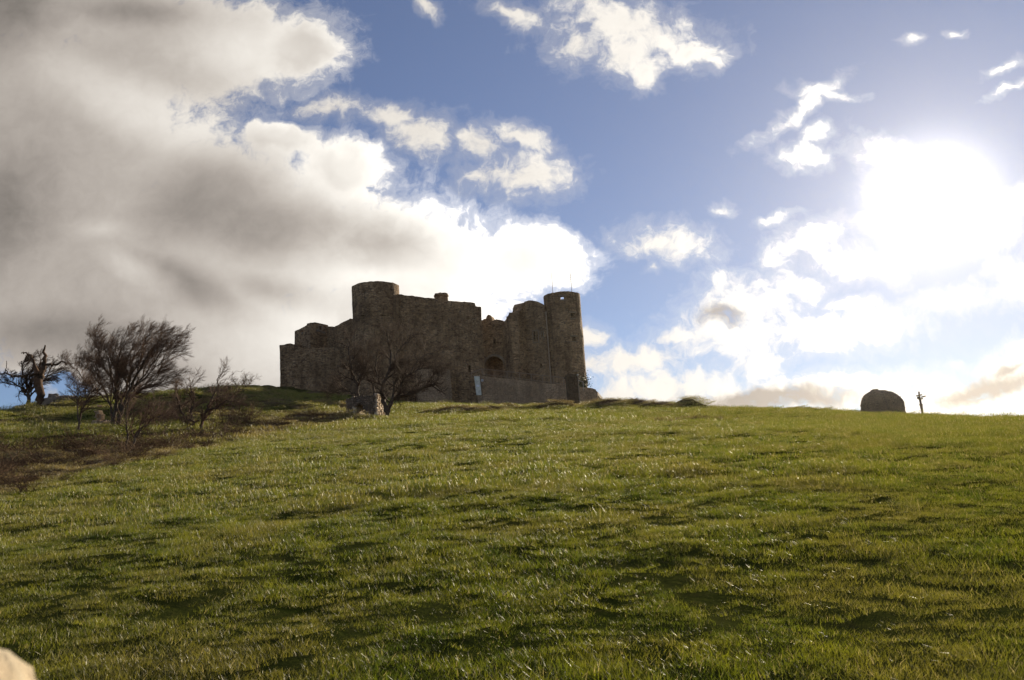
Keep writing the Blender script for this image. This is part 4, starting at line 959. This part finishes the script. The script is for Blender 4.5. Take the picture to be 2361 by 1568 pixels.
# ------------------------------------------------------------------ dry stone hut and signpost
def build_hut():
    Yd = 74.0; c = at(2043, 950, Yd); g = gz(c.x, Yd); k = Yd / FQ
    hut = empty('dry_stone_hut', (c.x, Yd, g), 'rounded dry stone hut with a straight right end on the ridge', 'hut')
    ztop = at(2035, 896, Yd).z; H = ztop - g + .3; z0 = g - .3
    xl = at(1999, 930, Yd).x; xr = at(2080, 925, Yd).x; cx = at(2034, 930, Yd).x; rx = (cx - xl)
    nu, nv = 96, 30; V = []
    for j in range(nv + 1):
        t = j / nv; zz = z0 + H * t
        s = (max(0, 1 - t ** 3.2)) ** .48          # corbelled profile
        for i in range(nu):
            a = 2 * math.pi * i / nu; e = 1.0
            ry = rx * .95; x = cx + rx * s * math.cos(a) * e; y = Yd + 1.2 + ry * 1.2 * s * math.sin(a)
            zc = zz
            if x > cx: x = cx + (x - cx) * 1.95
            x = min(x, xr + .10 + .22 * (1 - t) + .03 * (j % 2) + .05 * noise.noise(Vector((y * 3, zc * 5, 1))))
            st_ = math.floor(j) % 2 * .03
            w = noise.noise(Vector((x * 3.2, y * 3.2, zc * 7))) * .10 + noise.noise(Vector((x * 1.1, y * 1.1, zc * 1.3))) * .12
            V.append((x + math.cos(a) * (w + st_), y + math.sin(a) * (w + st_), zc + w * .3))
    F = [(j * nu + i, j * nu + (i + 1) % nu, (j + 1) * nu + (i + 1) % nu, (j + 1) * nu + i) for j in range(nv) for i in range(nu)]
    mb = MB(); mb.v = V; mb.f = F; mb.build('dome', M['hut'], hut)
    # doorway in the straight end
    mb = MB(); xf = xr + .20; yd = Yd + 1.2
    mb.box((xf + .06, yd, g + 1.30), .34, 1.15, .2, 0, jit=.015); mb.box((xf + .12, yd - .5, g + .6), .30, .24, 1.2, 0, jit=.02); mb.box((xf + .12, yd + .5, g + .6), .30, .24, 1.2, 0, jit=.02); mb.build('door_frame', M['hut'], hut)
    mb = MB(); mb.box((xf + .10, yd, g + .6), .2, .76, 1.2); mb.build('doorway', M['dark'], hut)  # solid block, the opening's shade put into its dark colour
    mb = MB(); mb.box((at(2029, 897, Yd).x, Yd + 1, ztop + .02), .42, .4, .16, .3, jit=.03); mb.box((at(2024, 898, Yd).x, Yd + 1, ztop - .05), .3, .4, .14, .1, jit=.03); mb.build('cap_stone', M['hut'], hut)
build_hut()
def build_sign():
    Yd = 70.5; b = at(2127, 957, Yd); g = gz(b.x, Yd); t = at(2118.5, 903, Yd)
    s = empty('signpost', (b.x, Yd, g), 'wooden signpost with small direction boards standing right of the hut', 'signpost')
    k = Yd / FQ
    def pt(qx, qy): return at(qx, qy, Yd)
    mb = MB(); cs = [(2127.5, 960, .085), (2126.5, 950, .08), (2125, 942, .11), (2124, 936, .125), (2123.3, 932, .15), (2122.8, 930.4, .09), (2121.5, 922, .10), (2119.5, 911, .07), (2118.5, 903, .07)]
    mb.tube([pt(x, y) for x, y, r in cs], [r for *_, r in cs], 8); mb.build('post', M['wood'], s)
    # board: (x0,y0,x1,y1, half height)
    for (x0, y0, x1, y1, hh, tip) in ((2111.5, 913.2, 2124.8, 910.5, .055, -1), (2122.5, 916.3, 2131.8, 913.8, .06, 1), (2116.0, 920.3, 2126.6, 919.6, .055, -1)):
        a, c = pt(x0, y0), pt(x1, y1); a = a + Vector((0, -.14, 0)); c = c + Vector((0, -.14, 0)); d = (c - a).normalized(); up_ = Vector((0, 0, 1)) * hh; e = Vector((0, .05, 0))
        P = [a - up_, c - up_, c + d * (.07 if tip > 0 else 0), c + up_, a + up_, a - d * (.07 if tip < 0 else 0)]
        mb = MB(); n = 6; mb.add(P + [p + e for p in P], [tuple(range(n)), tuple(range(n, 2 * n))[::-1]] + [(i, i + n, (i + 1) % n + n, (i + 1) % n) for i in range(n)]); mb.build('board', M['board'], s)
    mb = MB(); mb.box(pt(2117, 917.5), .16, .12, .2, 0, tilt=.3); mb.build('bracket', M['wood'], s)
build_sign()

# ------------------------------------------------------------------ foreground stone post beside the camera
sp = at(-215, 1775, .60)
stone_obj('standing_stone', (sp.x, sp.y, sp.z), (.075, .12, .075), M['near_stone'], 'pale rounded stone very close and out of focus in the bottom left corner', 'stone', flat=1.0, seed=3, smooth_=True)

# ------------------------------------------------------------------ trees
class Tree:
    def __init__(s, seed): s.r = random.Random(seed); s.trunk = MB(); s.crown = MB(); s.count = 0
    def vec(s, a): return Vector((s.r.gauss(0, a), s.r.gauss(0, a), s.r.gauss(0, a)))
    def grow(s, p, d, L, rad, lev, wind, P):
        nseg = max(3, int(L / P['seg'][min(lev, len(P['seg']) - 1)])); pts = [p.copy()]; rs = [rad]; d = d.normalized(); dirs = [d.copy()]
        wob = P['wob'][min(lev, len(P['wob']) - 1)]; wd = P['wind'][min(lev, len(P['wind']) - 1)]
        for i in range(nseg):
            d = (d + s.vec(wob) + wind * wd).normalized(); p = p + d * (L / nseg); pts.append(p.copy()); dirs.append(d.copy()); rs.append(rad * (1 - .72 * (i + 1) / nseg))
        s.put(pts, rs, lev, P); s.spawn(pts, dirs, rs, L, lev, wind, P)
    def put(s, pts, rs, lev, P):
        (s.trunk if lev < P.get('split', 1) else s.crown).tube(pts, rs, 8 if lev == 0 else (5 if lev == 1 else 3), False)
    def spawn(s, pts, dirs, rs, L, lev, wind, P):
        if lev >= P['levels']: return
        n = P['kids'][lev]; n = int(n * s.r.uniform(.75, 1.25) + .5)
        for k in range(n):
            t = P['start'][min(lev, len(P['start']) - 1)]; t = t + (1 - t) * ((k + s.r.random()) / n); f = t * (len(pts) - 1); i = min(int(f), len(pts) - 2)
            q = pts[i].lerp(pts[i + 1], f - i); r0 = rs[i] * .62; dd = dirs[i]
            side = (s.vec(1)).cross(dd).normalized(); a = R(s.r.uniform(*P['ang'][min(lev, len(P['ang']) - 1)]))
            nd = (dd * math.cos(a) + side * math.sin(a)); nd = (nd + Vector((0, 0, P.get('up', .15)))).normalized()
            LL = L * s.r.uniform(*P['len'][min(lev, len(P['len']) - 1)]) * (1 - .35 * t)
            s.grow(q, nd, LL, max(r0, P['rmin']), lev + 1, wind, P)
    def path(s, qpts, lev, wind, P, spawnL=None):
        """limb traced along given world points (x,y,z,r)"""
        pts = [Vector(p[:3]) for p in qpts]; rs = [p[3] for p in qpts]
        fp, fr = [], []
        for i in range(len(pts) - 1):
            for k in range(4):
                t = k / 4; fp.append(pts[i].lerp(pts[i + 1], t) + s.vec(P.get('pj', .02))); fr.append(rs[i] + (rs[i + 1] - rs[i]) * t)
        fp.append(pts[-1]); fr.append(rs[-1]); dirs = [(fp[min(i + 1, len(fp) - 1)] - fp[max(i - 1, 0)]).normalized() for i in range(len(fp))]
        fp[0] = pts[0]
        s.put(fp, fr, lev, P); s.spawn(fp, dirs, fr, spawnL or sum((pts[i + 1] - pts[i]).length for i in range(len(pts) - 1)), lev, wind, P)
    def done(s, name, loc, label, bark, twig, group='bare trees on the hillside', cat='tree'):
        e = empty(name, loc, label, cat, group)
        if s.trunk.v: s.trunk.build('trunk', bark, e, True)
        if s.crown.v: s.crown.build('crown', twig, e)
        print(name, len(s.trunk.f), len(s.crown.f)); return e
def limb(Y, pts, r0, r1, ys=None):
    n = len(pts); out = []
    for i, (x, y) in enumerate(pts):
        p = at(x, y, Y + (ys[i] if ys else 0)); out.append((p.x, p.y, p.z, r0 + (r1 - r0) * i / (n - 1)))
    return out
# 1 large windblown tree
T = Tree(5); Yb = 42
wind = Vector((1, 0.0, .42))
P = dict(levels=4, seg=[.5, .4, .28, .2, .14], wob=[.10, .13, .13, .11, .10], wind=[.03, .08, .15, .2, .22], kids=[10, 9, 9, 6], start=[.25, .12, .08, .1], ang=[(20, 55), (22, 55), (20, 50), (18, 42)],
         len=[(.5, .8), (.45, .7), (.42, .68), (.5, .85)], rmin=.0034, split=1, up=.06, pj=.03)
base = at(262, 1003, Yb)
for k, (pts, r0, ys) in enumerate([([(258, 1003), (262, 965), (270, 925), (262, 880), (250, 835), (240, 800)], .20, [0, 0, .1, .3, .6, .9]), ([(266, 1003), (278, 960), (292, 915), (312, 870), (335, 830), (352, 800)], .19, [0, 0, -.1, -.4, -.8, -1.2]),
                                   ([(260, 990), (258, 940), (240, 900), (215, 862), (196, 840)], .11, [.1, 0, -.3, -.6, -.9]), ([(270, 950), (290, 900), (300, 850), (302, 815), (306, 790)], .12, [0, .3, .7, 1.1, 1.4]),
                                   ([(275, 945), (310, 905), (345, 885), (378, 868)], .09, [0, .3, .5, .8]), ([(262, 920), (275, 880), (272, 830), (284, 790)], .08, [0, -.6, -1.1, -1.5]),
  ([(292, 915), (325, 880), (360, 845), (392, 820)], .08, [0, .2, .3, .3]), ([(300, 900), (335, 865), (365, 820), (385, 785)], .07, [-.2, -.5, -.9, -1.2]), ([(262, 880), (235, 840), (226, 815), (232, 800)], .06, [0, .3, .5, .6]), ([(258, 935), (225, 900), (195, 880), (176, 850)], .05, [0, .4, .6, .8]), ([(300, 870), (325, 820), (336, 782), (346, 768)], .06, [.3, .4, .5, .5])]):
    T.path(limb(Yb, pts, r0 * .65, .016, ys), 0, wind, P, spawnL=2.55)
T.done('windblown_tree', (base.x, Yb, gz(base.x, Yb)), 'large bare windblown tree leaning right, tallest on the left slope', M['bark'], M['fine_twig'])
# 2 sapling pair in front of it
T = Tree(8); Yb = 28
P2 = dict(levels=3, seg=[.25, .2, .14, .1], wob=[.14, .16, .16, .15], wind=[.02, .05, .08, .1], kids=[12, 9, 8], start=[.3, .15, .15], ang=[(25, 60), (25, 60), (20, 50)], len=[(.4, .65), (.4, .65), (.45, .75)], rmin=.0045, split=1, up=.1, pj=.02)
for pts, r0, ys in [([(303, 1052), (308, 1020), (318, 995), (332, 968), (348, 948)], .05, [0, 0, .1, .2, .3]), ([(288, 1052), (293, 1018), (294, 985), (290, 950), (300, 915)], .04, [0, 0, -.1, -.2, -.2]), ([(311, 1010), (330, 985), (356, 962), (375, 958)], .028, [0, -.1, -.1, -.2])]:
    T.path(limb(Yb, pts, r0, .012, ys), 0, wind, P2, spawnL=1.7)
b = at(297, 1052, Yb); T.done('bare_sapling', (b.x, Yb, gz(b.x, Yb)), 'thin two-stemmed bare sapling in front of the large windblown tree', M['bark'], M['fine_twig'])
# 3 slender tree left of it
T = Tree(9); Yb = 36
for pts, r0, ys in [([(178, 1002), (184, 970), (192, 940), (206, 905), (222, 880)], .055, [0, 0, .1, .2, .3]), ([(182, 978), (180, 945), (176, 915), (178, 885)], .035, [0, 0, -.1, -.2]), ([(186, 950), (198, 930), (222, 905), (240, 893)], .03, [0, .1, .2, .3])]:
    T.path(limb(Yb, pts, r0, .014, ys), 0, wind, P2, spawnL=1.9)
b = at(178, 1002, Yb); T.done('slender_tree', (b.x, Yb, gz(b.x, Yb)), 'slender bare tree just left of the large windblown tree', M['bark'], M['twig'])
# 4 multi-stem tree at the edge of the field
T = Tree(12); Yb = 37
P4 = dict(levels=3, seg=[.3, .25, .18, .12], wob=[.14, .18, .17, .15], wind=[.02, .05, .08, .1], kids=[12, 10, 8], start=[.25, .15, .15], ang=[(25, 65), (25, 60), (20, 55)], len=[(.4, .7), (.4, .65), (.45, .8)], rmin=.006, split=1, up=.1, pj=.04)
for pts, r0, ys in [([(452, 1028), (462, 1000), (462, 975), (475, 950), (485, 920), (500, 890), (504, 865)], .10, [0, 0, .1, .2, .3, .4, .4]), ([(440, 1028), (433, 1000), (430, 970), (412, 935), (402, 905)], .075, [0, 0, -.1, -.3, -.4]), ([(445, 1015), (447, 985), (440, 950), (446, 915), (440, 890)], .06, [0, -.2, -.4, -.5, -.6]), ([(470, 955), (495, 940), (520, 925), (540, 925)], .04, [.2, 0, -.2, -.3])]:
    T.path(limb(Yb, pts, r0, .018, ys), 0, wind, P4, spawnL=2.0)
for pts in ([(500, 890), (515, 878), (535, 862), (560, 855)], [(498, 885), (510, 866), (520, 845), (528, 830)], [(495, 895), (520, 882), (545, 874)]):
    T.path(limb(Yb + .4, pts, .016, .005), 2, wind, P4, spawnL=.8)
b = at(447, 1028, Yb); T.done('multi_stem_tree', (b.x, Yb, gz(b.x, Yb)), 'low bare tree with several stems at the edge of the field', M['bark'], M['fine_twig'])
# 5 dead tree with broken limbs on the left skyline
T = Tree(15); Yb = 57
P5 = dict(levels=0, seg=[.5], wob=[.1], wind=[0], kids=[0], start=[.3], ang=[(20, 50)], len=[(.3, .5)], rmin=.02, split=1, pj=.05)
for pts, r in [([(96, 940), (94, 915), (90, 890), (89, 872), (90, 858)], (.62, .46, .52, .60, .55)), ([(87, 864), (80, 848), (77, 832), (70, 818), (56, 813), (49, 815)], (.36, .26, .15, .11, .08, .04)), ([(93, 862), (100, 846), (104, 832), (102, 812), (104, 796)], (.34, .30, .22, .17, .07)),
               ([(103, 838), (112, 842), (128, 840), (142, 837), (158, 838), (170, 837)], (.17, .15, .13, .11, .07, .03)), ([(86, 860), (70, 864), (52, 869), (30, 868), (12, 860), (-4, 863)], (.18, .16, .15, .13, .10, .07)), ([(14, 861), (17, 848), (15, 832)], (.07, .05, .03))]:
    l = []; n = len(pts)
    for (x, y), rr in zip(pts, r): 
        p = at(x, y - 0, Yb + (rr - .3)); l.append((p.x, p.y, p.z, rr * .56))
    T.path(l, 0, wind, P5)
b = at(96, 940, Yb); T.done('dead_tree', (b.x, Yb, gz(b.x, Yb)), 'dead tree with a thick hollow trunk and broken limbs on the left skyline', M['dead_bark'], M['twig'])
# 6 small tree behind it
T = Tree(17); Yb = 62
P6 = dict(levels=3, seg=[.4, .35, .25, .18], wob=[.12, .15, .15, .13], wind=[.02, .10, .2, .25], kids=[12, 10, 9], start=[.15, .15, .1], ang=[(30, 70), (25, 60), (20, 50)], len=[(.55, .8), (.45, .7), (.45, .8)], rmin=.010, split=1, up=.1, pj=.04)
w6 = Vector((1, 0, .15))
for pts, r0 in [([(66, 938), (67, 915), (72, 885), (80, 860), (95, 835)], .16), ([(66, 918), (52, 900), (38, 885), (25, 880)], .09), ([(68, 905), (60, 880), (52, 850), (50, 832)], .10), ([(70, 900), (88, 880), (105, 868), (118, 862)], .08)]:
    T.path(limb(Yb, pts, r0, .03), 0, w6, P6, spawnL=2.3)
b = at(66, 938, Yb); T.done('windswept_tree', (b.x, Yb, gz(b.x, Yb)), 'small bare windswept tree behind the dead tree on the left skyline', M['bark'], M['twig'])
# 7 central trees in front of the castle
T = Tree(21); Yb = 58.9
P7 = dict(levels=4, seg=[.5, .35, .25, .2, .15], wob=[.12, .16, .18, .18, .16], wind=[0, .01, .02, .02, .02], kids=[10, 8, 7, 4], start=[.25, .15, .12, .1], ang=[(25, 70), (25, 70), (20, 65), (20, 60)], len=[(.42, .68), (.45, .7), (.45, .75), (.5, .85)], rmin=.0042, split=1, up=.2, pj=.04)
for pts, r0, r1, ys in [([(893, 958), (897, 938), (906, 922), (925, 915), (955, 906), (978, 892), (1000, 885), (1012, 872), (1014, 858)], .17, .06, None), ([(893, 955), (902, 930), (908, 900), (914, 868), (928, 848)], .14, .04, [0, 0, .2, .4, .6]),
                        ([(911, 922), (921, 905), (927, 880), (945, 862), (968, 850), (992, 848)], .10, .03, [0, 0, -.2, -.5, -.7, -.8]), ([(890, 950), (885, 925), (882, 895), (890, 868), (902, 845), (900, 810), (893, 785), (890, 762)], .19, .035, [0, .1, .3, .5, .6, .7, .8, .8]),
                        ([(902, 845), (915, 815), (930, 795), (946, 782)], .07, .025, [.6, .4, .2, .1]), ([(945, 862), (960, 835), (985, 815), (1010, 815)], .05, .02, [-.4, -.2, 0, .2])]:
    T.path(limb(Yb, pts, r0, r1, ys), 0, wind, P7, spawnL=3.6)
for x0 in (985, 998, 1003, 1015):   # upright shoots on the low limb
    T.path(limb(Yb, [(x0, 888 if x0 < 1005 else 868), (x0 - 2, 870 if x0 < 1005 else 850), (x0 - 3, 850 if x0 < 1005 else 838)], .025, .008), 2, wind, P7, spawnL=.8)
b = at(893, 958, Yb); T.done('spreading_tree', (b.x, Yb, gz(b.x, Yb)), 'spreading bare tree right of the small ruin with one long low limb', M['bark'], M['twig'])
T = Tree(22); Yb = 63.5
for pts, r0, r1, ys in [([(826, 925), (825, 905), (822, 885), (812, 862), (806, 830), (804, 800), (806, 775)], .17, .03, None), ([(862, 925), (863, 905), (860, 885), (846, 868), (838, 840), (836, 812)], .12, .03, [0, 0, .2, .3, .4, .5]), ([(862, 890), (868, 865), (866, 835), (872, 800)], .08, .03, [.1, 0, -.2, -.3]),
                        ([(825, 912), (808, 902), (788, 896), (765, 891)], .06, .02, [0, -.2, -.3, -.5]), ([(824, 900), (832, 870), (845, 840), (850, 800)], .08, .025, [0, .2, .4, .6])]:
    T.path(limb(Yb, pts, r0, r1, ys), 0, wind, P7, spawnL=3.4)
b = at(840, 930, Yb); T.done('two_stemmed_tree', (b.x, Yb, gz(b.x, Yb)), 'bare tree with two upright stems behind the small ruin', M['bark'], M['twig'])
# low leafless shrubs along the left ridge
spots = [(560, 905, 74, 'scrubby leafless shrub on the ridge left of the castle'), (575, 960, 52, 'leafless shrub on the dark bank between the trees and the castle'), (395, 950, 50, 'leafless shrub behind the multi-stem tree'), (520, 965, 46, 'leafless shrub right of the multi-stem tree'), (350, 960, 44, 'leafless shrub right of the large windblown tree')]
P8 = dict(levels=2, seg=[.25, .2, .15], wob=[.18, .18, .18], wind=[.02, .05, .08], kids=[9, 8], start=[.1, .1], ang=[(25, 70), (25, 60)], len=[(.4, .7), (.4, .7)], rmin=.008, split=0, up=.1, pj=.05)
for i, (x, y, Yd, lab) in enumerate(spots):
    T = Tree(40 + i); b = at(x, y, Yd); g = gz(b.x, Yd)
    for k in range(9):
        a = T.r.uniform(0, 6.28); T.grow(Vector((b.x + T.r.gauss(0, .3), Yd + T.r.gauss(0, .3), g - .1)), Vector((math.cos(a) * .6 + .1, math.sin(a) * .6, 1)), T.r.uniform(.9, 1.7), .022, 0, wind, P8)
    T.done('leafless_shrub', (b.x, Yd, g), lab, M['bark'], M['bramble'], 'leafless shrubs on the left bank', 'shrub')
# fallen branch in the grass
b = at(930, 966, 57); g = gz(b.x, 57); mb = MB(); mb.tube([(b.x - .9, 57, g + .16), (b.x - .3, 57.1, g + .10), (b.x + .4, 56.9, g + .12), (b.x + 1.0, 57, g + .08)], [.03, .035, .03, .015], 6); mb.tube([(b.x - .3, 57.1, g + .1), (b.x - .5, 57.2, g + .3)], [.02, .01], 5)
tag(mb.build('fallen_branch', M['pale_stone']), 'pale fallen branch in the grass right of the central tree', 'branch')

# ------------------------------------------------------------------ thin haze volume added to imitate lens glare towards the sun
hm, hw_n = new_mat('haze'); pv = hw_n.n('ShaderNodeVolumePrincipled'); ho = hw_n.n('ShaderNodeOutputMaterial')
pv.inputs['Color'].default_value = (1, .88, .72, 1); pv.inputs['Density'].default_value = 0.00006; pv.inputs['Anisotropy'].default_value = 0.80
hw_n.t.links.new(pv.outputs[0], ho.inputs['Volume'])
mb = MB(); mb.box((0, 0, -55), 6800, 6800, 190)
tag(mb.build('haze', hm), 'thin haze volume added over the hill to imitate lens glare', 'haze', kind='stuff')
